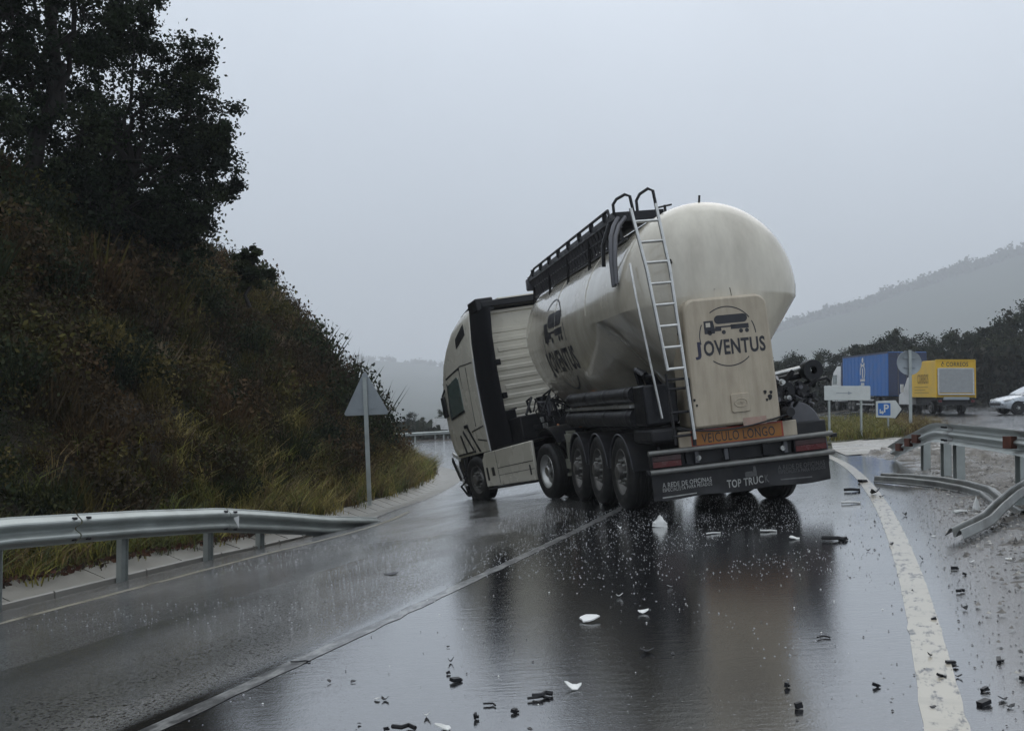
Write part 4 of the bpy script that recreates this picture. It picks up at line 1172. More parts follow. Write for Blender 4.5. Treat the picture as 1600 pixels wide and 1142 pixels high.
flat_print('flap_emblem', [rect_poly(-.09, .02, -.04, .03, .02), (np.array([(.02, -.04), (.07, -.04), (.07, .02), (.06, .09), (.03, .09), (.03, .06), (.045, .06), (.045, .02), (.02, .02)]), [tuple(range(9))])], fl(.12, .47), M_['ink_dim'], flap)
tp('side_lamp', MB().bx(1.25, 1.33, -.06, .02, .82, .87).bx(-1.29, -1.23, -.05, .02, .60, .66), 'black', bevel=.01)

# blower, hoses and rounded guard at the rear right corner
tp('guard', fender_mb(.82, 1.26, .70, .62, .58, 88, 192, th=.03, n=18), 'mid')
gd = MB()
rows = []
for k in range(13):
    a = R_(90 * k / 12); rows.append([(.86 + .36 * math.sin(a), .12, .92 + .42 * (math.cos(a))), (.86 + .36 * math.sin(a), .55, .92 + .42 * (math.cos(a)))])
gd.grid(rows); gd.prism([(.86, .92)] + [(.86 + .36 * math.sin(R_(90 * k / 12)), .92 + .42 * math.cos(R_(90 * k / 12))) for k in range(13)], 'Y', .12, .55)
tp('rounded_guard', MB().prism([(.80, .90), (.80, 1.30)] + [(.84 + .38 * math.sin(R_(90 * k / 12)), .92 + .42 * math.cos(R_(90 * k / 12))) for k in range(13)] + [(1.22, .90)], 'Y', .10, .6), 'mid', bevel=.03)
tp('guard_box', MB().bx(.82, 1.25, .06, .6, .88, 1.06), 'dark', bevel=.02)
tp('bar', MB().tube([(.60, .3, 1.70), (1.08, .3, 1.76)], .035, 10), 'alu')
tp('bar', MB().tube([(.58, .4, 1.62), (1.12, .4, 1.66)], .05, 10), 'black')
tp('hose_reel', MB().lathe([(.18, .05), (.18, .14), (.22, .145), (.30, .145), (.34, .14), (.34, .05)], c=(1.22, 0, 1.72), axis='Y', n=20), 'black')
bl = MB().lathe([(.15, .001), (.15, .13), (.2, .16), (.5, .16), (.55, .12)], c=(.78, 0, 1.48), axis='Y', n=18)
bl.lathe([(.12, .001), (.12, .09), (.3, .1)], c=(1.02, 0, 1.46), axis='Y', n=14)
blower = tp('blower', bl, 'dark')
rb = random.Random(4)
for k in range(14):
    x, z = rb.uniform(.62, 1.2), rb.uniform(1.25, 1.7)
    obj('hose', MB().tube([(x, .2, z), (x + rb.uniform(-.12, .12), .05 + rb.uniform(0, .1), z + rb.uniform(-.12, .1)), (x + rb.uniform(-.2, .2), .2, z - rb.uniform(.05, .2)), (x + rb.uniform(-.2, .2), .35, z - .2)], rb.uniform(.014, .035), 7), M_[rb.choice(['black', 'dark', 'mid', 'black'])], blower)
for k in range(8):
    x, z = rb.uniform(.62, 1.15), rb.uniform(1.2, 1.66)
    obj('fitting', MB().lathe([(0, .001), (0, .03), (.06, .03), (.06, .045), (.09, .045), (.09, .001)], c=(x, .08, z), axis='Y', n=8), M_[rb.choice(['alu', 'mid', 'dark'])], blower)
tp('side_bracket', MB().tube([(1.1, .3, 1.55), (1.45, .3, 1.60), (1.50, .3, 1.55)], .025, 7).tube([(.56, .2, 1.95), (.60, .1, 2.0), (.62, .1, 1.92)], .02, 6), 'black')
# ------------------------------------------------------------------ the jackknifed tractor unit
XM = ground_frame(1.80, 19.30, R_(20.5))
tractor = empty('tractor_unit', M=XM, label='jackknifed cream truck tractor with torn front corner, leaning before the tank trailer', cat='truck')
XB = lean(R_(4.5), R_(2.7), .8, 0)
XB = Matrix.Translation((.07, 0, .22)) @ XB      # the cab and frame ride above the axles
def xp(name, mb, m, smooth=40, bevel=0, parent=None):
    return obj(name, mb, M_[m], parent or tractor, smooth, bevel, XB if parent is None else None)
# cab shell: stacked rounded sections (z, y front, y rear, half width, corner radius)
SEC = [(1.02, 5.35, 2.95, 1.22, .22), (1.25, 5.50, 2.95, 1.25, .24), (1.7, 5.60, 2.95, 1.26, .26), (2.2, 5.60, 2.95, 1.26, .28), (2.6, 5.52, 2.95, 1.255, .30), (2.9, 5.40, 2.95, 1.25, .34), (3.2, 5.28, 2.98, 1.225, .38), (3.5, 5.0, 3.0, 1.19, .40), (3.8, 4.58, 3.02, 1.14, .40), (4.0, 3.95, 3.05, 1.09, .36), (4.09, 3.6, 3.08, 1.02, .22)]
def sec_pts(z, yf, yr, hw, rc, n=7):
    v = []; yf += .13
    for cx, cy, a, r_ in ((hw - rc, yf - rc, 0, rc), (-hw + rc, yf - rc, 90, rc), (-hw + .04, yr + .04, 180, .04), (hw - .04, yr + .04, 270, .04)):
        for k in range(n): b = R_(a + 90 * k / (n - 1)); v.append((cx + r_ * math.cos(b), cy + r_ * math.sin(b), z))
    return v
cb = MB(); rows = [sec_pts(*s) for s in SEC]
cb.grid(rows, closed=True); m_ = len(rows[0]); cb.f += [tuple(range(m_))[::-1], tuple((len(rows) - 1) * m_ + k for k in range(m_))]
cab = xp('cab', cb, 'cab', smooth=30)
def side_x(z): return -np.interp(z, [s[0] for s in SEC], [s[3] for s in SEC])
def on_side(poly, off=.006):       # polygon of (y, z) laid on the left flank
    return [(side_x(z) - off, y, z) for y, z in poly]
def side_plate(name, poly, m, th=.01, off=.004, parent=None):
    a = on_side(poly, off + th); b = on_side(poly, off - .01); n = len(poly)
    mb = MB().add(a + b, [tuple(range(n)), tuple(range(n, 2 * n))[::-1]] + [(i, n + i, n + (i + 1) % n, (i + 1) % n) for i in range(n)])
    return obj(name, mb, M_[m], parent or cab, 20)
door = side_plate('door', [(3.98, 1.10), (5.05, 1.10), (5.26, 1.35), (5.28, 2.0), (5.18, 2.5), (5.02, 2.82), (4.2, 2.95), (3.98, 2.9)], 'cab', .008)
side_plate('side_window', [(4.12, 2.02), (5.10, 1.96), (5.08, 2.36), (4.95, 2.70), (4.22, 2.80), (4.12, 2.72)], 'glass', .004, .012, door)
for poly in ([(3.96, 1.05), (4.0, 1.05), (4.0, 2.98), (3.96, 2.98)], [(3.98, 2.94), (5.0, 2.84), (5.0, 2.88), (3.98, 2.98)], [(3.98, 1.06), (5.2, 1.06), (5.2, 1.10), (3.98, 1.10)], [(5.10, 1.95), (5.15, 1.95), (5.0, 2.76), (4.95, 2.74)], [(4.08, 1.98), (5.12, 1.91), (5.12, 1.96), (4.08, 2.03)]):
    side_plate('door_seal', poly, 'black', .006, .012, door)
obj('door_handle', MB().bx(side_x(1.7) - .05, side_x(1.7) - .01, 4.05, 4.25, 1.62, 1.70), M_['black'], door, bevel=.01)
for poly in ([(3.05, 2.93), (3.95, 2.98), (3.95, 3.0), (3.05, 2.95)], [(3.08, 1.55), (3.9, 1.50), (3.9, 1.525), (3.08, 1.575)], [(3.05, 1.22), (3.6, 1.30), (3.6, 1.33), (3.05, 1.25)], [(3.55, 1.6), (3.57, 1.6), (3.52, 2.9), (3.50, 2.9)]):
    side_plate('panel_gap', poly, 'dark', .003, .004)
for poly in ([(3.6, 1.05), (3.7, 1.05), (4.2, 1.66), (4.14, 1.70)], [(4.0, 1.12), (4.08, 1.10), (4.5, 1.55), (4.45, 1.6)], [(4.5, 1.1), (4.6, 1.08), (4.75, 1.5), (4.68, 1.52)]):
    side_plate('scrape', poly, 'dark', .002, .016)
side_plate('roof_side_window', [(3.35, 3.60), (3.98, 3.40), (4.02, 3.62), (3.45, 3.84)], 'black', .012)
# dark fairings down the rear corners
for s in (-1, 1):
    fa = MB(); rows = []
    for z, w in ((1.0, 1.24), (1.8, 1.26), (2.6, 1.25), (3.3, 1.21), (3.94, 1.13)):
        rows.append([(s * w, 2.93, z), (s * (w - .02), 2.62, z), (s * (w - .13), 2.26, z), (s * (w - .22), 2.18, z), (s * (w - .22), 2.5, z), (s * (w - .08), 2.93, z)])
    fa.grid(rows, closed=True); fa.f += [tuple(range(6))[::-1], tuple(24 + k for k in range(6))]
    f_ = xp('side_fairing', fa, 'black', smooth=35)
    for z in (2.05, 2.75): obj('fairing_clip', MB().box((s * 1.0, 2.14, z), (.10, .10, .12)), M_['black'], f_, bevel=.01)
    obj('fairing_trim', MB().tube([(s * 1.255, 2.94, 1.0), (s * 1.27, 2.94, 1.8), (s * 1.265, 2.94, 2.6), (s * 1.23, 2.96, 3.0)], .018, 6), M_['white'], f_)
# ribbed rear wall
wall = xp('rear_wall', MB().bx(-1.08, 1.08, 2.72, 2.96, 1.0, 3.92), 'cab', bevel=.02)
zz = 1.18
for k in range(13):
    x0 = -.92 if k % 4 != 2 else -.72
    obj('rib', MB().prism([(2.72, zz), (2.706, zz + .015), (2.706, zz + .09), (2.72, zz + .11)], 'X', x0, .95), M_['cab'], wall, smooth=0)
    zz += .135 if k in (1, 2, 3) else .205
obj('roof_lip', MB().bx(-1.05, 1.08, 2.66, 2.74, 3.86, 3.92), M_['cab'], wall)
# roof: dark edge under the air deflector, box on the corner
xp('air_deflector', MB().prism([(2.4, 3.96), (2.4, 4.11), (3.2, 4.16), (3.9, 4.07), (3.7, 3.96)], 'X', -1.02, 1.02), 'black', bevel=.03)
xp('deflector_skin', MB().prism([(2.38, 4.105), (2.38, 4.13), (3.2, 4.18), (3.9, 4.09), (3.9, 4.07), (3.2, 4.155)], 'X', -.62, 1.03), 'cab')
xp('roof_box', MB().bx(-1.13, -.72, 2.42, 2.95, 3.9, 4.18), 'black', bevel=.03)
# front: screen, visor, grille, remains of the bumper
xp('windscreen', MB().grid([[( -1.0, 5.60, 1.95), (1.0, 5.60, 1.95)], [(-1.0, 5.52, 2.6), (1.0, 5.52, 2.6)], [(-.98, 5.40, 2.88), (.98, 5.40, 2.88)]]), 'glass')
xp('sun_visor', MB().prism([(5.45, 2.86), (5.75, 2.80), (5.75, 2.84), (5.38, 2.98)], 'X', -1.12, 1.12), 'black')
xp('grille', MB().bx(-.95, .95, 5.5, 5.63, 1.05, 1.75), 'black', bevel=.03)
mir = xp('mirror', MB().bx(-1.36, -1.29, 5.20, 5.40, 2.0, 2.5), 'black', bevel=.03)
obj('mirror_arm', MB().tube([(-1.25, 5.25, 2.66), (-1.33, 5.3, 2.5)], .025, 7).tube([(-1.25, 5.25, 2.05), (-1.33, 5.3, 2.05)], .025, 7), M_['black'], mir)
mir2 = xp('mirror', MB().bx(1.33, 1.50, 5.30, 5.42, 2.12, 2.62), 'black', bevel=.03)
br = MB().prism([(4.75, .95), (4.6, 1.06), (5.4, 1.06), (5.5, .8), (5.3, .45), (5.0, .35), (4.95, .7)], 'X', -1.2, -.95)
xp('torn_wing', br, 'dark', bevel=.01)
xp('wing_shard', MB().prism([(5.15, .95), (5.25, .95), (5.75, 1.12), (5.72, 1.2), (5.3, 1.05)], 'X', -1.22, -1.19).prism([(5.05, .3), (5.2, .3), (5.55, .85), (5.45, .9)], 'X', -1.24, -1.22), 'white')
xp('wing_shard', MB().prism([(5.3, .55), (5.4, .5), (5.78, 1.0), (5.7, 1.08)], 'X', -1.26, -1.23).prism([(4.9, .05), (5.1, .0), (5.3, .5), (5.1, .62)], 'X', -1.15, -1.08), 'black')
xp('bumper_rest', MB().bx(-.6, 1.2, 5.35, 5.68, .42, .85), 'cab', bevel=.04)
for sx in (-1, 1): xp('step_well', MB().bx(sx * 1.15 - .08, sx * 1.15 + .08, 4.95, 5.2, .45, 1.0), 'black', bevel=.02)
# side skirt over the tank, with its lines and handles
sk_ = xp('side_skirt', MB().prism([(.72, .24), (.62, 1.0), (3.42, 1.0), (3.62, .86), (3.62, .26)], 'X', -1.25, -1.19), 'cab', bevel=.02)
obj('panel_gap', MB().bx(-1.2525, -1.249, .70, 2.72, .615, .63), M_['dark'], sk_)
obj('panel_gap', MB().bx(-1.2525, -1.249, .70, 2.72, .465, .475), M_['dark'], sk_)
obj('panel_gap', MB().bx(-1.2525, -1.249, 2.72, 2.735, .30, .98), M_['dark'], sk_)
for y0, y1, z0, z1 in ((.88, .95, .36, .56), (2.95, 3.12, .48, .66), (3.35, 3.46, .40, .68)):
    obj('handle_recess', MB().bx(-1.256, -1.246, y0, y1, z0, z1), M_['black'], sk_, bevel=.004)
obj('skirt_lip', MB().bx(-1.245, -1.1, .70, 3.60, .20, .245), M_['dark'], sk_)
xp('catwalk', MB().bx(-1.22, -.4, .75, 2.9, 1.01, 1.05), 'black')
xp('fuel_tank', MB().lathe([(.9, .001), (.9, .29), (2.8, .29), (2.8, .001)], c=(-.86, 0, .58), axis='Y', n=20), 'dark')
xp('battery_box', MB().bx(-1.18, -.6, 2.85, 3.3, .35, .98), 'black')
sk2 = xp('side_skirt', MB().prism([(.72, .24), (.62, 1.0), (3.42, 1.0), (3.62, .86), (3.62, .26)], 'X', 1.19, 1.25), 'cab', bevel=.02)
# chassis and the clutter behind the cab
ch = MB()
for s in (-1, 1): ch.bx(s * .42 - .05, s * .42 + .05, -.95, 5.2, .72, 1.0)
for y in (-.8, .9, 2.0, 4.4): ch.bx(-.37, .37, y - .05, y + .05, .76, .96)
xp('chassis', ch, 'dark')
xp('fifth_wheel', MB().prism([(-.5 + .48 * math.cos(a) * 1, .4 + .52 * math.sin(a)) for a in [2 * math.pi * k / 20 for k in range(20)]], 'Z', 1.05, 1.11), 'dark')
eq = xp('equipment_rack', MB().bx(-.95, .2, 1.7, 2.5, 1.05, 1.55), 'dark', bevel=.03)
xp('dark_panel', MB().bx(-1.02, -.76, 2.3, 2.7, 1.02, 1.75), 'black', bevel=.02)
obj('exhaust', MB().lathe([(1.0, .16), (1.9, .16), (1.9, .001)], c=(-.1, 2.3, 0), axis='Z', n=16), M_['black'], eq)
obj('stand_pipe', MB().tube([(-.75, 2.45, 1.05), (-.75, 2.45, 1.75)], .03, 7).tube([(-.87, 2.45, 1.74), (-.68, 2.45, 1.77)], .022, 6), M_['black'], eq)
rb = random.Random(9)
for k in range(22):
    x, z, y = rb.uniform(-.75, .55), rb.uniform(1.45, 1.95), rb.uniform(1.2, 2.2)
    obj('hose', MB().tube([(x, y, z - .25), (x + rb.uniform(-.1, .1), y - .05, z), (x + rb.uniform(-.25, .25), y - rb.uniform(.1, .3), z + rb.uniform(-.05, .12)), (x + rb.uniform(-.3, .3), y - .35, z - rb.uniform(.15, .4))], rb.uniform(.014, .035), 7), M_[rb.choice(['black', 'dark', 'black', 'mid'])], eq)
for k in range(9):
    x, z = rb.uniform(-.7, .5), rb.uniform(1.15, 1.6)
    obj('fitting', MB().box((x, 1.66, z), (rb.uniform(.05, .16), .06, rb.uniform(.05, .12))), M_[rb.choice(['dark', 'mid', 'alu'])], eq, bevel=.01)
xp('mudguard', fender_mb(-1.22, -.62, 0, .53, .62, 55, 150), 'black')
xp('mudguard', fender_mb(.62, 1.22, 0, .53, .62, 30, 150), 'black')
xp('orange_hose', MB().tube([(-.5, .0, 1.25), (-.75, -.2, 1.3), (-.9, -.45, 1.2), (-.7, -.6, 1.05)], .03, 8), 'wire')
xp('air_tank', MB().lathe([(-.75, .001), (-.75, .12), (-.2, .12), (-.2, .001)], c=(-.65, 0, 1.15), axis='Y', n=16), 'alu')
# wheels
for s in (-1, 1):
    wheel(tractor, s * 1.07, 0, .51 - gap(XM, s * 1.07, 0), s, .51, .28, rim='rim_bright', dish=-.02)
    wheel(tractor, s * .74, 0, .51 - gap(XM, s * .74, 0), s, .51, .28)
obj('axle', MB().lathe([(-.7, .09), (.7, .09)], c=(0, 0, .51), n=12), M_['dark'], tractor)
wheel(tractor, -1.07, 4.05, .44 - gap(XM, -1.07, 4.05), -1, .51, .30, M=Matrix.Rotation(R_(9), 4, 'Z') @ Matrix.Rotation(R_(-4), 4, 'Y'), flat=.07)
wheel(tractor, 1.05, 4.05, .51 - gap(XM, 1.05, 4.05), 1, .51, .30)
xp('arch_liner', fender_mb(-1.2, -.85, 4.05, .60, .62, -5, 185, n=18), 'black')
xp('arch_liner', fender_mb(.85, 1.2, 4.05, .52, .66, -5, 185, n=18), 'black')
tb = MB()
for k in range(9):
    y = 4.5 + rb.uniform(0, .6); z = rb.uniform(.05, .7)
    tb.tube([(-1.1 + rb.uniform(-.1, .05), y, z), (-1.1 + rb.uniform(-.15, .1), y + .1, z - .12), (-1.08, y + rb.uniform(-.1, .2), max(.03, z - .35))], rb.uniform(.02, .05), 6)
obj('torn_lining', tb, M_['black'], tractor)
# ------------------------------------------------------------------ guardrails
WPROF = [(.0, .155), (.012, .150), (.02, .135), (.075, .095), (.083, .08), (.083, .065), (.075, .05), (.012, .015), (.004, .0), (.012, -.015), (.075, -.05), (.083, -.065), (.083, -.08), (.075, -.095), (.02, -.135), (.012, -.150), (.0, -.155)]
def rail_beam(name, path, side, m, parent, twist=None, hgt=1.0, ups=None):
    """W-shaped beam along path (list of Vector at its middle); side = +1/-1: which way the waves bulge"""
    path = [Vector(p) for p in path]; rows = []
    for i, p in enumerate(path):
        d = (path[min(i + 1, len(path) - 1)] - path[max(i - 1, 0)]).normalized()
        up = Vector(ups[i]) if ups else Vector((0, 0, 1))
        n = d.cross(up).normalized() * side; up2 = n.cross(d).normalized()
        if up2.dot(up) < 0: up2 = -up2
        if twist: R = Matrix.Rotation(twist[i], 3, d); n = R @ n; up2 = R @ up2
        rows.append([p + n * a + up2 * b * hgt for a, b in WPROF] + [p + n * (a - .006) + up2 * b * hgt for a, b in reversed(WPROF)])
    mb = MB().grid([[tuple(q) for q in r2] for r2 in rows], closed=True)
    k = len(rows[0]); mb.f += [tuple(range(k))[::-1], tuple((len(rows) - 1) * k + j for j in range(k))]
    return obj(name, mb, m, parent, smooth=25)

gl = empty('guardrail', (-4.5, 10, 0), label='long galvanised guardrail below the slope, running down into the ground at its end', cat='guardrail')
gli = Vector((4.5, -10, 0))
def st_pt(s, t, h): x, y = x_y(s, t); return Vector((x, y, g(x, y) + h))
hts = [(-6, .74), (6.8, .74), (7.75, .71), (9.54, .585), (11.13, .45), (12.3, .31), (13.8, .12), (15.9, -.08)]
soff = [(-6, -7.92), (9, -7.92), (11.5, -7.90), (13, -7.92), (15.9, -8.15)]
def rp(t): return st_pt(np.interp(t, *zip(*soff)), t, float(np.interp(t, *zip(*hts)))) + gli
for a, b in ((-6, -2), (-1.98, 1.0), (1.02, 4.6), (4.62, 8.6), (8.62, 11.2), (11.21, 15.9)):
    rail_beam('rail_beam', [rp(a + (b - a) * k / 14) for k in range(15)], 1, M_['galv'], gl)
for t in (4.6, 8.6, 11.2):
    sp_ = MB()
    for dt in (-.10, .10):
        for dz in (-.11, .11): q = rp(t + dt) + Vector((.07, 0, dz)); sp_.lathe([(-.02, .014), (.03, .014), (.03, .001)], c=tuple(q), axis='X', n=8)
    tag(obj('splice_bolts', sp_, M_['dark'], gl), kind='stuff')
for t in (-4.4, -2.8, -1.2, .4, 2.0, 3.6, 5.2, 6.3, 7.75, 9.54, 11.13, 12.3):
    x, y = x_y(-8.10, t); hh = float(np.interp(t, *zip(*hts))) + .12
    p = Vector((x, y, g(x, y))) + gli
    pm = MB(); M3 = Matrix.Rotation(-TH, 3, 'Z')
    for (cx, cy, sx, sy) in ((0, 0, .008, .11), (.0, .055, .07, .008), (0, -.055, .07, .008)):
        pm.box((p.x + (M3 @ Vector((cx, cy, 0))).x, p.y + (M3 @ Vector((cx, cy, 0))).y, p.z + (hh - .3) / 2), (sx, sy, hh + .3), M3)
    obj('post', pm, M_['galv'], gl)
    obj('spacer', MB().box(tuple(p + Vector((.06, .0, hh - .14))), (.10, .10, .16), M3), M_['galv'], gl)
q = rp(11.25) + Vector((.10, -.03, -.02)); obj('reflector', MB().prism([(q.x - .0, q.z + .06), (q.x + .07, q.z + .09), (q.x + .07, q.z - .07)], 'Y', q.y - .04, q.y - .03), M_['white'], gl)

gr = empty('guardrail', (6.7, 15.6, 0), label='guardrail beyond the white edge line, its end bent down towards the paving', cat='guardrail')
gro = Vector((-6.7, -15.6, 0))
RP = catmull([(8.25, 22.4, .12), (7.95, 21.0, .32), (7.35, 18.6, .58), (7.0, 17.1, .735), (6.72, 15.9, .755), (6.4, 13.9, .745), (6.1, 12.3, .735), (5.8, 10.8, .73), (5.4, 8.8, .73), (4.95, 6.6, .73)], .35)
path = [Vector((x, y, g(x, y) + h)) + gro for x, y, h in RP]
half = 18
tw = [0.35 * max(0, 1 - i / 9) for i in range(len(path))]
rail_beam('rail_beam', path[:half + 1], -1, M_['galv'], gr, tw[:half + 1])
rail_beam('rail_beam', [p + Vector((-.004, 0, 0)) for p in path[half:]], -1, M_['galv'], gr)
for f_ in (.44, .72):          # lap joints
    i_ = int(f_ * (len(path) - 1)); d_ = (path[i_ + 1] - path[i_ - 1]).normalized()
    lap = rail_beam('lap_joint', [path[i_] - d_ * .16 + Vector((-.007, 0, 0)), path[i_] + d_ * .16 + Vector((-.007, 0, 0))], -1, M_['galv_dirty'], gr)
    bo_ = MB()
    for dz in (-.10, .10):
        for dt in (-.09, .09): bo_.lathe([(-.02, .016), (.03, .016), (.03, .001)], c=tuple(path[i_] + d_ * dt + Vector((-.03, 0, dz))), axis='X', n=8)
    tag(obj('splice_bolts', bo_, M_['dark'], lap), kind='stuff')
for (x, y) in ((6.86, 15.75), (7.15, 16.9), (7.62, 18.9), (6.42, 12.9), (6.15, 11.0), (5.7, 8.9)):
    h = .86 if y < 17.2 else .6
    p = Vector((x, y, g(x, y))) + gro
    pm = MB().box((p.x, p.y, p.z + (h - .3) / 2), (.012, .12, h + .3)).box((p.x, p.y - .06, p.z + (h - .3) / 2), (.13, .012, h + .3)).box((p.x, p.y + .066, p.z + (h - .3) / 2), (.13, .012, h + .3))
    obj('post', pm, M_['galv'], gr)
for f in (.10, .2, .28, .62):
    p = path[int(f * (len(path) - 1))]; obj('spacer', MB().box(tuple(p + Vector((-.03, -.02, 0))), (.09, .14, .15), Matrix.Rotation(.3, 3, 'Z')), M_['rust'], gr)

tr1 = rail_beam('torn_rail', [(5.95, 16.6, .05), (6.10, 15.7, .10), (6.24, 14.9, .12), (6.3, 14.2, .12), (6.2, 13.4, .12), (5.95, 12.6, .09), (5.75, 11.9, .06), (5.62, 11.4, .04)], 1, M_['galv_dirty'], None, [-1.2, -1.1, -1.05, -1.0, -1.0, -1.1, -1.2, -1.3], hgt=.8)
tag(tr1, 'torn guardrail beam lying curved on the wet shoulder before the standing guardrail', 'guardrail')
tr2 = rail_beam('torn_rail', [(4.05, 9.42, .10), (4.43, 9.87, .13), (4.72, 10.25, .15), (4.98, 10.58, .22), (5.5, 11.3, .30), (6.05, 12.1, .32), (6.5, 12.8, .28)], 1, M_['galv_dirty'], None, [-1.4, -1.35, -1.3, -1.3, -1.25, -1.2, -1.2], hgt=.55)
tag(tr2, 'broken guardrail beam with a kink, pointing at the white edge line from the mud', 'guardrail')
pst = MB().beam((5.75, 11.75, .16), (6.7, 11.2, .20), .13, .012).beam((5.75, 11.8, .22), (6.7, 11.25, .26), .012, .12)
tag(obj('uprooted_post', pst, M_['galv']), 'uprooted guardrail post lying under the broken beam', 'post')

# ------------------------------------------------------------------ road signs
sg = empty('warning_sign', (-3.07, 22.5, -1.0), label='triangular road sign seen from behind, on a pole in the grass at the slope', cat='road sign')
def rz(v): return v
tri = []
for cx, cz, a in ((0, .56, 90), (-.43, -.28, 210), (.43, -.28, 330)):
    for k in range(5): b = R_(a - 50 + 25 * k); tri.append((cx + .05 * math.cos(b), cz + .05 * math.sin(b)))
L3 = Matrix.Translation((-.14, 0, 2.30)) @ Matrix.Rotation(R_(-2.5), 4, 'Y')
obj('sign_plate', MB().prism(tri, 'Y', -.012, .012), M_['signback'], sg, M=L3, bevel=.004)
obj('bracket', MB().bx(-.18, .18, -.03, -.012, -.2, -.17), M_['signback'], sg, M=L3)
obj('bracket', MB().bx(-.1, .1, -.03, -.012, .2, .23), M_['signback'], sg, M=L3)
obj('pole', MB().bx(-.045, .045, -.075, -.03, -2.6, .50), M_['galv'], sg, M=L3)

sg = empty('direction_sign', (10.8, 33.0, 0), label='pale rectangular direction board on two thin posts before the blue lorry', cat='road sign')
z0 = g(10.8, 33)
obj('sign_plate', MB().prism(rounded(-.74, .74, z0 + 1.30, z0 + 1.76, .03, .03), 'Y', -.02, .02), M_['signface'], sg, bevel=.004)
obj('sign_arrow', MB().prism([(-.36, z0 + 1.52), (.02, z0 + 1.52), (.02, z0 + 1.48), (.16, z0 + 1.53), (.02, z0 + 1.58), (.02, z0 + 1.54), (-.36, z0 + 1.54)], 'Y', -.026, -.021), M_['signback'], sg)
for x in (-.57, .46): obj('post', MB().lathe([(-.4, .04), (z0 + 1.78, .04), (z0 + 1.78, .001)], c=(x, .06, 0), axis='Z', n=10), M_['galv'], sg)

sg = empty('parking_sign', (12.71, 34.6, 0), label='blue and white parking arrow sign on a short post by the grass bank', cat='road sign')
z0 = g(12.71, 34.6) + .92
arrow = [(-.42, -.27), (.22, -.30), (.44, .0), (.24, .30), (-.42, .27)]
obj('sign_plate', MB().prism([(u_, z0 + v_) for u_, v_ in arrow], 'Y', -.02, .02), M_['signface'], sg, bevel=.004)
obj('arrow_edge', MB().prism([(.20, z0 - .335), (.25, z0 - .32), (.50, z0 + .0), (.44, z0 + .0), (.22, z0 - .30)], 'Y', -.022, .022), M_['black'], sg)
obj('blue_field', MB().prism(rounded(-.36, .06, z0 - .21, z0 + .21, .03, .03), 'Y', -.025, -.0205), M_['signblue'], sg)
flat_print('lettering', [TXT['P']], lambda u, v: (-.08 + u, -.028, z0 + .03 + v * .9), M_['white'], sg)
flat_print('small_arrow', [(np.array([(-.31, -.14), (-.22, -.14), (-.22, -.18), (-.16, -.11), (-.22, -.04), (-.22, -.09), (-.27, -.09), (-.27, .0), (-.31, .0)]), [tuple(range(9))])], lambda u, v: (u, -.028, z0 + v), M_['white'], sg)
obj('post', MB().lathe([(-.4, .035), (z0 + .2, .035)], c=(0, .05, 0), axis='Z', n=10), M_['galv'], sg)

sg = empty('round_sign', (14.36, 37.0, 0), label='round road sign seen from behind on a grey post, before the yellow delivery truck', cat='road sign')
z0 = g(14.36, 37) + 2.52
obj('sign_plate', MB().lathe([(-.012, .001), (-.012, .43), (-.02, .445), (.02, .445), (.02, .001)], c=(0, 0, z0), axis='Y', n=36), M_['signback'], sg)
obj('bracket', MB().bx(-.2, .2, -.05, -.021, z0 + .15, z0 + .19), M_['signback'], sg)
obj('bracket', MB().bx(-.2, .2, -.05, -.021, z0 - .19, z0 - .15), M_['signback'], sg)
obj('post', MB().bx(-.05, .05, -.10, -.05, -.4, z0 + .46), M_['galv'], sg)

# a small road sign and the barrier on the far side of the bend, and its guardrail
fg = empty('guardrail', (-12, 90, 0), label='distant guardrail along the outside of the far bend, in the mist', cat='guardrail')
far = [( -26, 88.0), (-16, 89.5), (-6, 90), (2, 88.5), (8, 85)]
for (x0, y0), (x1, y1) in zip(far, far[1:]):
    rail_beam('rail_beam', [Vector((x0 + (x1 - x0) * k / 6 + 12, y0 + (y1 - y0) * k / 6 - 90, g(x0 + (x1 - x0) * k / 6, y0 + (y1 - y0) * k / 6) + .62)) for k in range(7)], 1, M_['galv'], fg)
    for k in range(4):
        x, y = x0 + (x1 - x0) * k / 4, y0 + (y1 - y0) * k / 4
        obj('post', MB().box((x + 12, y - 89.9, g(x, y) + .35), (.12, .12, .8)), M_['galv'], fg)
fb_ = empty('notice_board', (-6.6, 96, 0), label='small white board across the far road beside the truck cab', cat='sign')
zb = g(-6.6, 96)
obj('board', MB().bx(-.85, .85, -.03, .03, zb + .8, zb + 1.9), M_['white'], fb_)
for x in (-.6, .6): obj('post', MB().bx(x - .05, x + .05, .03, .1, zb - .3, zb + 1.9), M_['galv'], fb_)

# ------------------------------------------------------------------ vehicles in the car park
lr = empty('blue_lorry', (25.6, 66.3, g(25.6, 67)), rotz=R_(-1.0), label='lorry with a blue curtain-sided trailer, waiting before the wood', cat='truck')
curt = obj('curtain_body', MB().bx(-1.25, 1.25, 0, 9.6, 1.12, 3.98), M_['lorry_blue'], lr, bevel=.03)
for k in range(12): obj('curtain_strap', MB().bx(-1.262, -1.251, .5 + k * .78, .56 + k * .78, 1.1, 3.9), M_['lorry_blue'], curt)
obj('roof_edge', MB().bx(-1.27, -1.245, -.02, 9.6, 3.88, 4.0), M_['lorry_dark'], curt)
rear = obj('rear_doors', MB().bx(-1.22, 1.22, -.03, .0, 1.15, 3.95), M_['lorry_dark'], lr)
for x in (-.6, -.05, .05, .6): obj('lock_bar', MB().bx(x - .025, x + .025, -.06, -.03, 1.2, 3.9), M_['mid'], rear)
lg_ = lambda u, v: (-1.266, 5.0 - u, 2.75 + v)
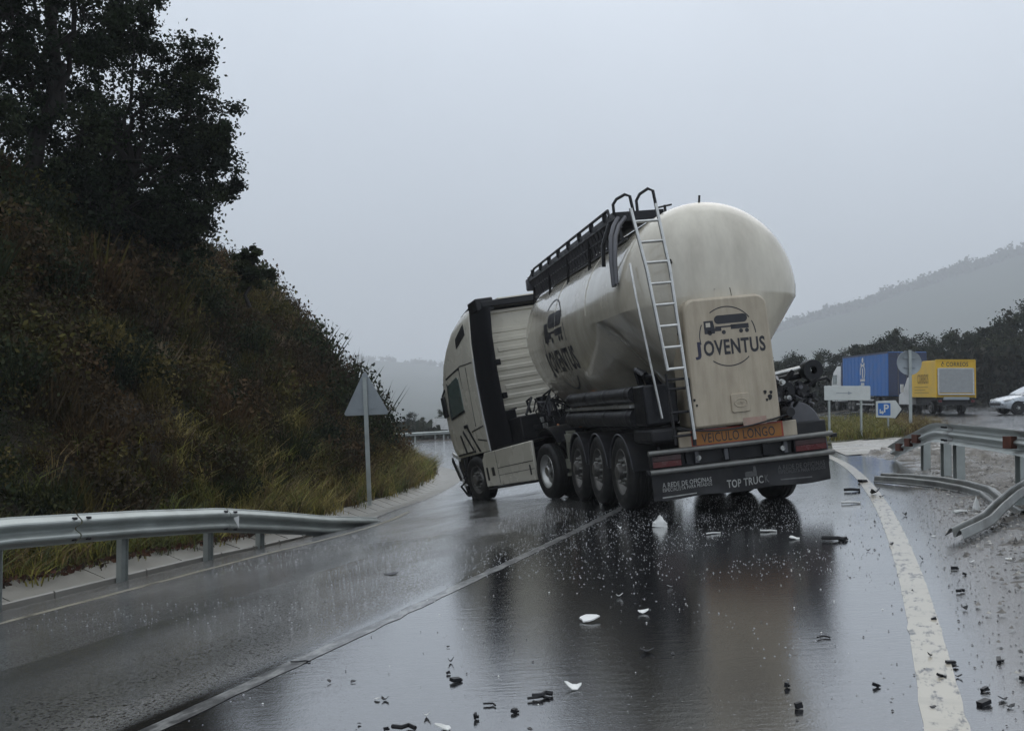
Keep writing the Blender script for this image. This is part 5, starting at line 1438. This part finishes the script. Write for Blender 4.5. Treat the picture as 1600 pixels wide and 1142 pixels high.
flat_print('side_emblem', [ring_poly(.42, .14, -60, 200), disc_poly(0, .85, .18), rect_poly(-.5, .5, -.62, -.45), rect_poly(-.35, .35, -.9, -.72), rect_poly(-.12, .12, -.4, .3), disc_poly(-.3, .55, .13), disc_poly(.3, .55, .13)], lg_, M_['white'], curt)
obj('chassis', MB().bx(-.5, .5, .1, 11.8, .75, 1.05), M_['dark'], lr)
obj('side_guard', MB().bx(-1.2, -1.12, 2.9, 6.6, .5, .6).bx(-1.2, -1.12, 2.9, 6.6, .8, .9), M_['alu'], lr)
obj('rear_bumper', MB().bx(-1.15, 1.15, -.02, .1, .5, .65), M_['dark'], lr)
for y in (1.0, 2.2, 7.4, 8.2, 11.3):
    for s in (-1, 1): wheel(lr, s * 1.05, y, .5, s, .5, .32, nuts=6)
lc = MB(); rows = []
for z, yf, hw in ((.7, 12.6, 1.2), (1.2, 12.7, 1.24), (2.2, 12.65, 1.24), (2.9, 12.3, 1.2), (3.35, 11.7, 1.1)):
    rows.append([(-hw, 10.2, z), (hw, 10.2, z), (hw, yf - .25, z), (hw - .2, yf, z), (-hw + .2, yf, z), (-hw, yf - .25, z)])
lc.grid(rows, closed=True); lc.f += [tuple(range(6))[::-1], tuple(24 + k for k in range(6))]
lcab = obj('cab', lc, M_['white'], lr, 20)
obj('cab_fairing', MB().bx(-1.2, 1.2, 9.85, 10.25, 1.1, 3.6), M_['lorry_dark'], lr, bevel=.05)
obj('cab_stripe', MB().bx(-1.25, -1.235, 10.25, 12.2, .8, 1.7), M_['signblue'], lcab)
obj('side_window', MB().bx(-1.252, -1.23, 11.1, 12.1, 2.0, 2.7), M_['glass'], lcab)

yt = empty('delivery_truck', (25.2, 58, g(25.2, 58)), rotz=R_(0), label='yellow CORREOS delivery truck with a grey roller door, seen from the rear', cat='truck')
yb = MB().prism([(0, .95), (0, 3.06), (1.9, 3.06), (3.75, 2.15), (3.75, .95)], 'X', -1.18, 1.02)
ybo = obj('box_body', yb, M_['yellow'], yt, bevel=.02)
for a, b_ in (((-1.19, -.01, .93), (-1.19, -.01, 3.07)), ((1.03, -.01, .93), (1.03, -.01, 3.07)), ((-1.19, -.01, 3.07), (1.03, -.01, 3.07)), ((-1.19, 0, 3.07), (-1.19, 1.9, 3.07))):
    obj('edge_trim', MB().beam(a, b_, .06, .06, up=(0, 1, 0) if a[0] != b_[0] or True else (0, 0, 1)), M_['yellow'], ybo)
dr = obj('roller_door', MB().bx(-1.02, .88, -.035, -.005, 1.22, 2.56), M_['grey_door'], yt)
for k in range(9): obj('slat', MB().bx(-1.0, .86, -.045, -.036, 1.25 + k * .145, 1.37 + k * .145), M_['grey_door'], dr)
obj('door_frame', MB().bx(-1.1, -1.02, -.05, 0, 1.18, 2.6).bx(.88, .96, -.05, 0, 1.18, 2.6).bx(-1.02, .88, -.05, 0, 2.56, 2.62), M_['alu'], yt)
flat_print('lettering', [TXT['CORREOS']], lambda u, v: (.02 + u, -.012, 2.83 + v), M_['ink'], ybo)
flat_print('horn_emblem', [ring_poly(.06, .03, 0, 300), disc_poly(0, .13, .04)], lambda u, v: (-.80 + u, -.012, 2.80 + v), M_['ink'], ybo)
flat_print('lettering', [TXT['CORREOS_S']], lambda u, v: (-1.192, 1.85 - u, 2.02 + v), mat('dull_gold_lettering', (.26, .15, .02), .5), ybo)
flat_print('small_print', [rect_poly(-1.0, 1.0, -.03, .03), rect_poly(-1.0, .6, -.2, -.14), rect_poly(-1.0, 1.1, -.36, -.30)], lambda u, v: (-1.192, 2.1 - u, 1.55 + v), mat('pale_gold_print', (.45, .28, .03), .5), ybo)
obj('tail_lift', MB().bx(-1.1, .96, -.14, -.04, 1.10, 1.17), M_['white'], yt)
obj('tail_lift_arm', MB().bx(-.8, .65, -.1, 0, .82, .98), M_['signback'], yt)
obj('chassis', MB().bx(-.8, .65, .1, 5.2, .55, .93), M_['dark'], yt)
obj('rear_bumper', MB().bx(-1.0, .85, -.06, .05, .52, .62), M_['dark'], yt)
for x in (-1.0, .85):
    l_ = obj('lamp_unit', MB().bx(x - .13, x + .13, -.08, .0, .66, .84), M_['black'], yt); obj('tail_light', MB().bx(x - .1, x + .1, -.09, -.081, .68, .82), M_['red'], l_)
for s in (-1, 1): wheel(yt, -.08 + s * .82, 1.2, .38, s, .38, .3, nuts=6); wheel(yt, -.08 + s * .85, 4.3, .38, s, .38, .22, nuts=6)
obj('cab', MB().prism([(3.85, .5), (3.85, 2.1), (4.5, 2.15), (5.2, 1.4), (5.9, 1.1), (5.95, .5)], 'X', -1.08, .92), M_['white'], yt, bevel=.05)
ym = obj('mirror', MB().bx(-1.42, -1.26, 4.6, 4.75, 1.25, 1.75), M_['white'], yt)

# silver hatchback, nose to the lorries
car = empty('parked_car', (24.75, 52.5, g(26.5, 52.5)), label='silver hatchback driving out of the picture edge on the wet car park', cat='car')
prof_z = [(0, .42, .62), (.08, .30, .70), (.4, .24, .80), (1.15, .22, .96), (1.3, .22, .99), (2.1, .22, 1.0), (3.0, .22, 1.0), (3.7, .26, .98), (4.0, .36, .90)]
rows = []
for x, zl, zh in prof_z:
    w = .84 * (1 - .22 * max(0, (.5 - x) / .5) ** 2 - .12 * max(0, (x - 3.6) / .4) ** 2)
    rows.append([(x, -w * .92, zl), (x, -w, zl + .12), (x, -w, zh - .18), (x, -w * .95, zh - .05), (x, -w * .8, zh), (x, 0, zh + .03), (x, w * .8, zh), (x, w * .95, zh - .05), (x, w, zh - .18), (x, w, zl + .12), (x, w * .92, zl)])
cm = MB().grid(rows, closed=True); cm.f += [tuple(range(11))[::-1], tuple(8 * 11 + k for k in range(11))]
body = obj('body', cm, M_['car'], car, 40, bevel=.0)
gh = MB(); rows = []
for x, z, w in ((1.02, .97, .74), (1.48, 1.24, .68), (1.95, 1.46, .60), (2.4, 1.53, .57), (3.1, 1.50, .56), (3.6, 1.30, .58), (3.95, .98, .70)):
    rows.append([(x, -w - .06 * (1.4 - z), .95), (x, -w, z - .06), (x, -w * .85, z), (x, 0, z + .025), (x, w * .85, z), (x, w, z - .06), (x, w + .06 * (1.4 - z), .95)])
gh.grid(rows); roof = obj('roof', gh, M_['car'], car, 50)
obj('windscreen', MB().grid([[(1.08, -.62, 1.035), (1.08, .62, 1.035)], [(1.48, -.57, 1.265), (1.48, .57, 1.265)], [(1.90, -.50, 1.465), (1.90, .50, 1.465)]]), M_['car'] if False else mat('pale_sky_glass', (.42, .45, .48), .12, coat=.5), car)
obj('side_window', MB().add([(1.75, -.695, 1.04), (2.5, -.69, 1.04), (2.5, -.63, 1.38), (2.1, -.635, 1.36)], [(0, 1, 2, 3)]), M_['glass'], car)
obj('side_window', MB().add([(2.58, -.69, 1.04), (3.5, -.69, 1.05), (3.4, -.64, 1.28), (3.05, -.63, 1.37), (2.58, -.63, 1.38)], [(0, 1, 2, 3, 4)]), M_['glass'], car)
for s in (-1, 1):
    obj('headlight', MB().prism([(.10, .64), (.16, .72), (.62, .78), (.40, .66)], 'Y', s * .70 - .12, s * .70 + .12), M_['white'], car, bevel=.02)
    obj('mirror', MB().bx(1.5, 1.66, s * .86 - .08, s * .86 + .08, 1.0, 1.12), M_['car'], car, bevel=.03)
obj('front_grille', MB().bx(-.01, .06, -.5, .5, .40, .55), M_['black'], car)
obj('rub_strip', MB().bx(.9, 3.3, -.853, -.835, .58, .63), M_['dark'], car)
for x in (.78, 3.25):
    for s in (-1, 1):
        obj('wheel_arch', MB().lathe([(s * .60, .35), (s * .848, .35)], c=(x, 0, .31), axis='Y', n=20).v and MB().lathe([(s * .6, .001), (s * .846, .001), (s * .846, .35), (s * .6, .35)], c=(x, 0, .31), axis='Y', n=20), M_['black'], car)
        w_ = wheel(car, x, s * .76, .30, s, .30, .2, rim='rim_bright', nuts=5, M=Matrix.Rotation(R_(90), 4, 'Z'))

# ------------------------------------------------------------------ wreckage on the road
def shard(name, x, y, w, h, m, label, group, seed, kind='flat'):
    r_ = random.Random(seed); mb = MB(); z = g(x, y)
    if kind == 'flat':          # a torn, bent sheet with a ragged outline
        n = 11; dep = w * r_.uniform(.35, .6); th = max(.003, min(.008, h * .15)); pts = []
        ph = r_.uniform(0, 6.28)
        for k in range(n):
            a = 2 * math.pi * k / n; q = .62 + .38 * abs(math.sin(a * 1.5 + ph)) * r_.uniform(.7, 1.15); pts.append((w * .5 * q * math.cos(a), dep * q * math.sin(a)))
        tilt = r_.uniform(.2, .9) * (1 if r_.random() < .5 else -1)
        def lift(u, v): return h * (.30 + .55 * (v / dep) * .5 * tilt + .45 * (2 * u / w) ** 2 * (1 if r_.random() < 2 else 0)) + .25 * h * math.sin(u / w * 5 + ph)
        zz_ = [lift(u, v) for u, v in pts] + [lift(0, 0)]; m0 = min(zz_)
        rings = [(pts, 1.0), ([(u * .5, v * .5) for u, v in pts], .5)]
        vs = [(u, v, lift(u, v) - m0) for u, v in pts] + [(u * .5, v * .5, lift(u * .5, v * .5) - m0) for u, v in pts] + [(0, 0, lift(0, 0) - m0)]
        fs = [(k, (k + 1) % n, n + (k + 1) % n, n + k) for k in range(n)] + [(n + k, n + (k + 1) % n, 2 * n) for k in range(n)]
        o_ = len(vs); vs2 = vs + [(x_ * .98, y_ * .98, z_ + th) for x_, y_, z_ in vs]
        fs2 = [tuple(reversed(f)) for f in fs] + [tuple(i + o_ for i in f) for f in fs] + [(k, (k + 1) % n, o_ + (k + 1) % n, o_ + k) for k in range(n)]
        mb.add(vs2, fs2)
    elif kind == 'lump':          # a crumpled piece standing up
        rows = []
        for i in range(7):
            f = i / 6; rr = w * .5 * (1 - f ** 1.6) + .002
            rows.append([(rr * math.cos(6.283 * k / 11) * (1 + .35 * noise.noise((k * .9, i * .7, seed))), .6 * rr * math.sin(6.283 * k / 11) * (1 + .35 * noise.noise((k * .9, i * .7, seed + 5))), h * f * (1 + .3 * noise.noise((k * .6, i * .5, seed + 9)))) for k in range(11)])
        mb.grid(rows, closed=True); mb.f += [tuple(range(11))[::-1], tuple(66 + k for k in range(11))]
    elif kind == 'bar':
        a = r_.uniform(-.4, .4); c, s = math.cos(a), math.sin(a)
        mb.tube([(-w / 2 * c, -w / 2 * s, h * .4), (-w * .1, .02 * r_.uniform(-1, 1), h * .55), (w * .2, .02, h * .5), (w / 2 * c, w / 2 * s, h * .4)], h * .42, 6)
    else:
        h *= .6
        mb.box((0, 0, h * .5), (w, w * r_.uniform(.3, .7), h), Matrix.Rotation(r_.uniform(-.4, .4), 3, 'Y') @ Matrix.Rotation(r_.uniform(0, 1.5), 3, 'Z'))
        mb.box((w * .4, .0, h * .3), (w * .5, w * .35, h * .5), Matrix.Rotation(r_.uniform(0, 1.5), 3, 'Z'))
    o = obj(name, mb, m, None, 30)
    o.location = (x, y, z + .004); o.rotation_euler = (0, 0, r_.uniform(-.3, .3))
    return tag(o, label, 'debris', group)
GW, GB, GS = 'white plastic shards on the road', 'black plastic scraps on the wet lane', 'black scraps about the white edge line'
WL = 'small white plastic shard on the wet lane'
BL = 'small black plastic scrap on the wet lane before the camera'
SL = 'black scrap on or beyond the white edge line'
WHITE = [(1.73, 12.01, .17, .13, 'upright white shard with its reflection behind the trailer wheels', 'lump'), (.51, 6.87, .15, .08, 'white curled shard lying alone in the brown reflection of the tank', 'flat'),
 (.31, 5.22, .10, .028, 'flat white strip near the black bars in the near lane', 'flat'), (-.31, 4.65, .09, .035, 'white shard at the picture bottom, larger of the two beside the black bar', 'flat'), (-.4, 4.86, .04, .024, 'small white chip at the picture bottom above the larger shard', 'flat'),
 (2.84, 10.36, .12, .052, 'white shard on the road below the end of the mud flap', 'flat'), (.8, 7.67, .06, .03, WL, 'flat'), (1.26, 12.06, .06, .04, WL, 'flat'), (.89, 7.04, .09, .022, WL, 'flat'), (1.22, 7.96, .05, .02, WL, 'flat'),
 (5.40, 11.95, .10, .16, 'white plate standing up among the torn guardrail beams', 'lump'), (5.12, 11.75, .22, .05, 'white broken strip lying beside the standing white plate', 'bar'), (6.33, 17.22, .24, .05, 'pale strip on the shoulder beyond the end of the edge line', 'flat'),
 (4.43, 13.44, .24, .04, 'white rod with a black joint beside the edge line', 'bar'), (3.75, 8.39, .05, .025, 'white chip on the shoulder by the cracked asphalt edge', 'flat'), (4.08, 8.43, .08, .03, 'white chip at the foot of the muddy verge', 'flat'),
 (2.17, 11.08, .18, .02, WL, 'bar'), (2.75, 11.03, .17, .025, WL, 'bar'), (-.68, 5.2, .035, .016, WL, 'flat'), (4.1, 10.0, .05, .02, WL, 'flat')]
for i, (x, y, w, h, lb, kd) in enumerate(WHITE):
    shard('white_shard', x, y, w, h, M_['white_shard'], lb, GW, 100 + i, kd)
BLACK = [(-.49, 4.68, .11, .025, 'black bar lying at the picture bottom beside a white shard', 'bar'), (-.57, 4.68, .024, .024, BL, 'box'), (-.3, 5.48, .055, .03, 'largest black lump of the cluster left of the tank reflection', 'box'), (-.35, 5.91, .037, .03, BL, 'flat'), (-.35, 5.65, .021, .021, BL, 'box'),
 (-.64, 5.19, .045, .019, BL, 'flat'), (-.17, 4.79, .03, .042, BL, 'box'), (.01, 4.86, .036, .026, BL, 'box'), (-.11, 4.99, .065, .012, BL, 'bar'), (.15, 5.09, .11, .028, 'pair of black bars side by side in the near lane', 'bar'), (.13, 5.05, .11, .016, 'thin black bar lying against a thicker one in the near lane', 'bar'),
 (.77, 5.91, .10, .024, 'grey-black flake in the middle of the brown reflection', 'flat'), (1.82, 6.02, .075, .012, 'thin dark sliver lying on the bright strip of wet lane', 'bar'), (3.15, 10.08, .22, .05, 'black bent arm with a block at its end beside the trailer reflection', 'bar'), (3.24, 10.08, .08, .05, 'black block at the end of the bent arm', 'box'),
 (1.75, 4.97, .032, .026, BL, 'box'), (1.34, 5.04, .025, .038, BL, 'box'), (1.3, 4.69, .03, .042, BL, 'box'), (1.87, 4.59, .03, .011, BL, 'flat'), (.08, 4.58, .03, .014, BL, 'flat'), (-1.25, 6.1, .115, .011, 'thin dark sliver lying along the centre line', 'bar'), (-1.1, 9.39, .153, .02, 'dark flake in the far lane left of the cab reflection', 'flat'),
 (-.86, 5.58, .035, .017, BL, 'flat'), (-.99, 5.6, .028, .014, BL, 'flat'), (-.39, 6.3, .024, .012, BL, 'flat'), (-.71, 4.8, .02, .012, BL, 'flat'), (3.22, 9.3, .046, .023, BL, 'flat'), (3.53, 9.58, .048, .024, BL, 'flat')]
for i, (x, y, w, h, lb, kd) in enumerate(BLACK):
    shard('black_scrap', x, y, w, h, M_['black'], lb, GB, 200 + i, kd)
SCRAP = [(5.03, 15.2, .23, .057, 'long black strip across the end of the edge line', 'bar'), (5.13, 14.53, .163, .09, 'black bent fragment on the edge line at the trailer corner', 'flat'), (5.71, 16.74, .126, .07, 'black lump on the shoulder before the bent-down guardrail end', 'box'), (5.08, 14.11, .088, .035, 'black flake just beyond the edge line by the torn rail', 'flat'), (3.44, 8.65, .032, .054, 'upright black flake on the shoulder before the broken beam', 'flat'), (2.22, 5.48, .03, .021, SL, 'flat'), (2.26, 5.32, .047, .022, SL, 'box'), (2.25, 5.24, .035, .02, SL, 'flat'),
 (2.11, 5.08, .045, .02, SL, 'box'), (2.19, 5.06, .04, .018, SL, 'flat'), (2.2, 4.81, .036, .024, SL, 'box'), (2.1, 4.6, .055, .03, 'larger black block at the picture bottom beyond the edge line', 'box'), (2.21, 4.65, .047, .017, SL, 'flat'), (2.19, 4.54, .04, .017, SL, 'flat'), (2.6, 6.36, .03, .02, SL, 'box'), (3.48, 8.1, .051, .04, SL, 'box'), (3.44, 7.83, .03, .03, SL, 'box'), (4.53, 11.86, .06, .037, 'black flake between the edge line and the torn rail', 'flat'), (3.12, 7.17, .063, .027, 'short black bar on the shoulder near the cracked mud edge', 'bar'),
 (6.29, 17.26, .216, .05, 'black strip beside the pale strip on the far shoulder', 'bar'), (2.45, 4.95, .04, .03, SL, 'box'), (2.5, 5.3, .05, .03, SL, 'box'), (2.9, 6.6, .04, .025, SL, 'flat'), (3.0, 5.9, .03, .02, SL, 'flat')]
for i, (x, y, w, h, lb, kd) in enumerate(SCRAP):
    shard('black_scrap', x, y, w, h, M_['black'], lb, GS, 300 + i, kd)

# uncounted crumbs on lane and shoulder, stones in the verge
def pebbles(name, xy, size, m, lift=0.0, seed=1, flat=.8):
    r_ = np.random.default_rng(seed); n = len(xy)
    V = np.array([(1, 0, 0), (0, 1, 0), (-1, 0, 0), (0, -1, 0), (0, 0, 1)], float)
    F = np.array([(0, 1, 4), (1, 2, 4), (2, 3, 4), (3, 0, 4)])
    sc = size[:, None] * r_.uniform(.45, 1, (n, 3)) * np.array([1, 1, flat]); a = r_.uniform(0, 6.28, n)
    P = V[None] * sc[:, None, :] * (1 + r_.uniform(-.25, .25, (n, 5, 3)))
    X = P[..., 0] * np.cos(a)[:, None] - P[..., 1] * np.sin(a)[:, None]; Y = P[..., 0] * np.sin(a)[:, None] + P[..., 1] * np.cos(a)[:, None]
    P = np.stack([X + xy[:, 0, None], Y + xy[:, 1, None], P[..., 2] + (G(xy[:, 0], xy[:, 1]) + lift)[:, None]], -1)
    me = bpy.data.meshes.new(name); me.vertices.add(n * 5); me.vertices.foreach_set('co', P.astype(np.float32).reshape(-1))
    idx = (F[None] + 5 * np.arange(n)[:, None, None]).reshape(-1).astype(np.int32)
    me.loops.add(len(idx)); me.loops.foreach_set('vertex_index', idx); me.polygons.add(n * 4); me.polygons.foreach_set('loop_start', np.arange(0, len(idx), 3, dtype=np.int32)); me.update(calc_edges=True)
    me.materials.append(m); o = bpy.data.objects.new(name, me); COL.objects.link(o); return tag(o, kind='stuff')
rp_ = np.random.default_rng(21)
def st_cloud(n, s0, s1, t0, t1, pw=1.0):
    s = rp_.uniform(s0, s1, n); t = t0 + (t1 - t0) * rp_.random(n) ** pw; x, y = x_y(s, t); return np.stack([x, y], 1)
xy = np.concatenate([st_cloud(2600, .42, 1.8, 3.5, 17, .9), st_cloud(90, -.1, .4, 3.5, 16), st_cloud(620, -3.4, .2, 9.5, 15.5), st_cloud(60, -3.4, 0, 3.5, 9)])
pebbles('crumbs', xy, rp_.uniform(.003, .012, len(xy)) * np.where(rp_.random(len(xy)) < .08, 2.0, 1), M_['crumb'], .003)
xy = np.concatenate([st_cloud(200, -3.3, -.2, 6.5, 15), st_cloud(50, -3, 1, 3.5, 8)])
xy = xy[::2]; pebbles('glass_crumbs', xy, rp_.uniform(.003, .010, len(xy)), M_['white_shard'], .003, 2)
xy = st_cloud(9000, .6, 5.2, 3.0, 24, .8)
xy = xy[rp_.random(len(xy)) < np.clip((xy[:, 0] * CS - xy[:, 1] * SN - .5) * 1.6, .05, 1)]
sz_ = rp_.uniform(.008, .035, len(xy)) * np.where(rp_.random(len(xy)) < .05, 1.6, 1); wh_ = rp_.random(len(xy))
for nm_, a_, b_, m_ in (('gravel', 0, .6, 'stone'), ('gravel', .6, .7, 'stone_pale'), ('gravel', .7, 1, 'stone_dark')):
    k_ = (wh_ >= a_) & (wh_ < b_); pebbles(nm_, xy[k_], sz_[k_], M_[m_], .02, 3)
xy = np.concatenate([st_cloud(700, .62, 2.4, 3.4, 14, .9), st_cloud(300, .9, 3.5, 9, 20)]); kk_ = np.array([noise.noise((x * 1.1, y * .8, 9)) for x, y in xy]) > -.02
pebbles('mud_clods', xy[kk_], rp_.uniform(.012, .05, kk_.sum()), M_['stone_dark'], .0, 14, .5)
# drops thrown up where the rain hits the lane
sm_, st_, sb_ = nodes_of('splash_water')
sb_.inputs['Base Color'].default_value = (.34, .35, .36, 1); sb_.inputs['Roughness'].default_value = .3; sb_.inputs['Transmission Weight'].default_value = .3; sb_.inputs['IOR'].default_value = 1.33
def splash_field(n, s0, s1, t0, t1, thr):
    xy = st_cloud(n, s0, s1, t0, t1, .8); k = np.array([noise.noise((x * .9, y * .35, 4)) for x, y in xy]); return xy[k > thr]
xy = np.concatenate([splash_field(5200, -3.6, -.05, 8.2, 15.8, -.25), splash_field(3600, -7.2, -3.2, 6, 15, -.15), splash_field(700, -3.2, .2, 3.8, 8.2, .1)])
big_ = rp_.random(len(xy)) < .05
pebbles('rain_splash', xy[~big_], rp_.uniform(.003, .0095, (~big_).sum()), sm_, .001, 8, .8)
pebbles('rain_splash', xy[big_], rp_.uniform(.008, .014, big_.sum()), sm_, .001, 9, .6)

# ------------------------------------------------------------------ rain mist in the air
hz, ht, hb = bpy.data.materials.new('haze'), None, None
hz.use_nodes = True
ht = hz.node_tree; ht.nodes.remove(ht.nodes['Principled BSDF'])
pv = ht.nodes.new('ShaderNodeVolumePrincipled')
pv.inputs['Color'].default_value = (.93, .95, .98, 1)
pv.inputs['Density'].default_value = HAZE
pv.inputs['Anisotropy'].default_value = .0
ht.links.new(pv.outputs[0], ht.nodes['Material Output'].inputs['Volume'])
tag(obj('haze', MB().bx(-1500, 1800, -70, 3200, -36, 420), hz, smooth=0), kind='stuff')
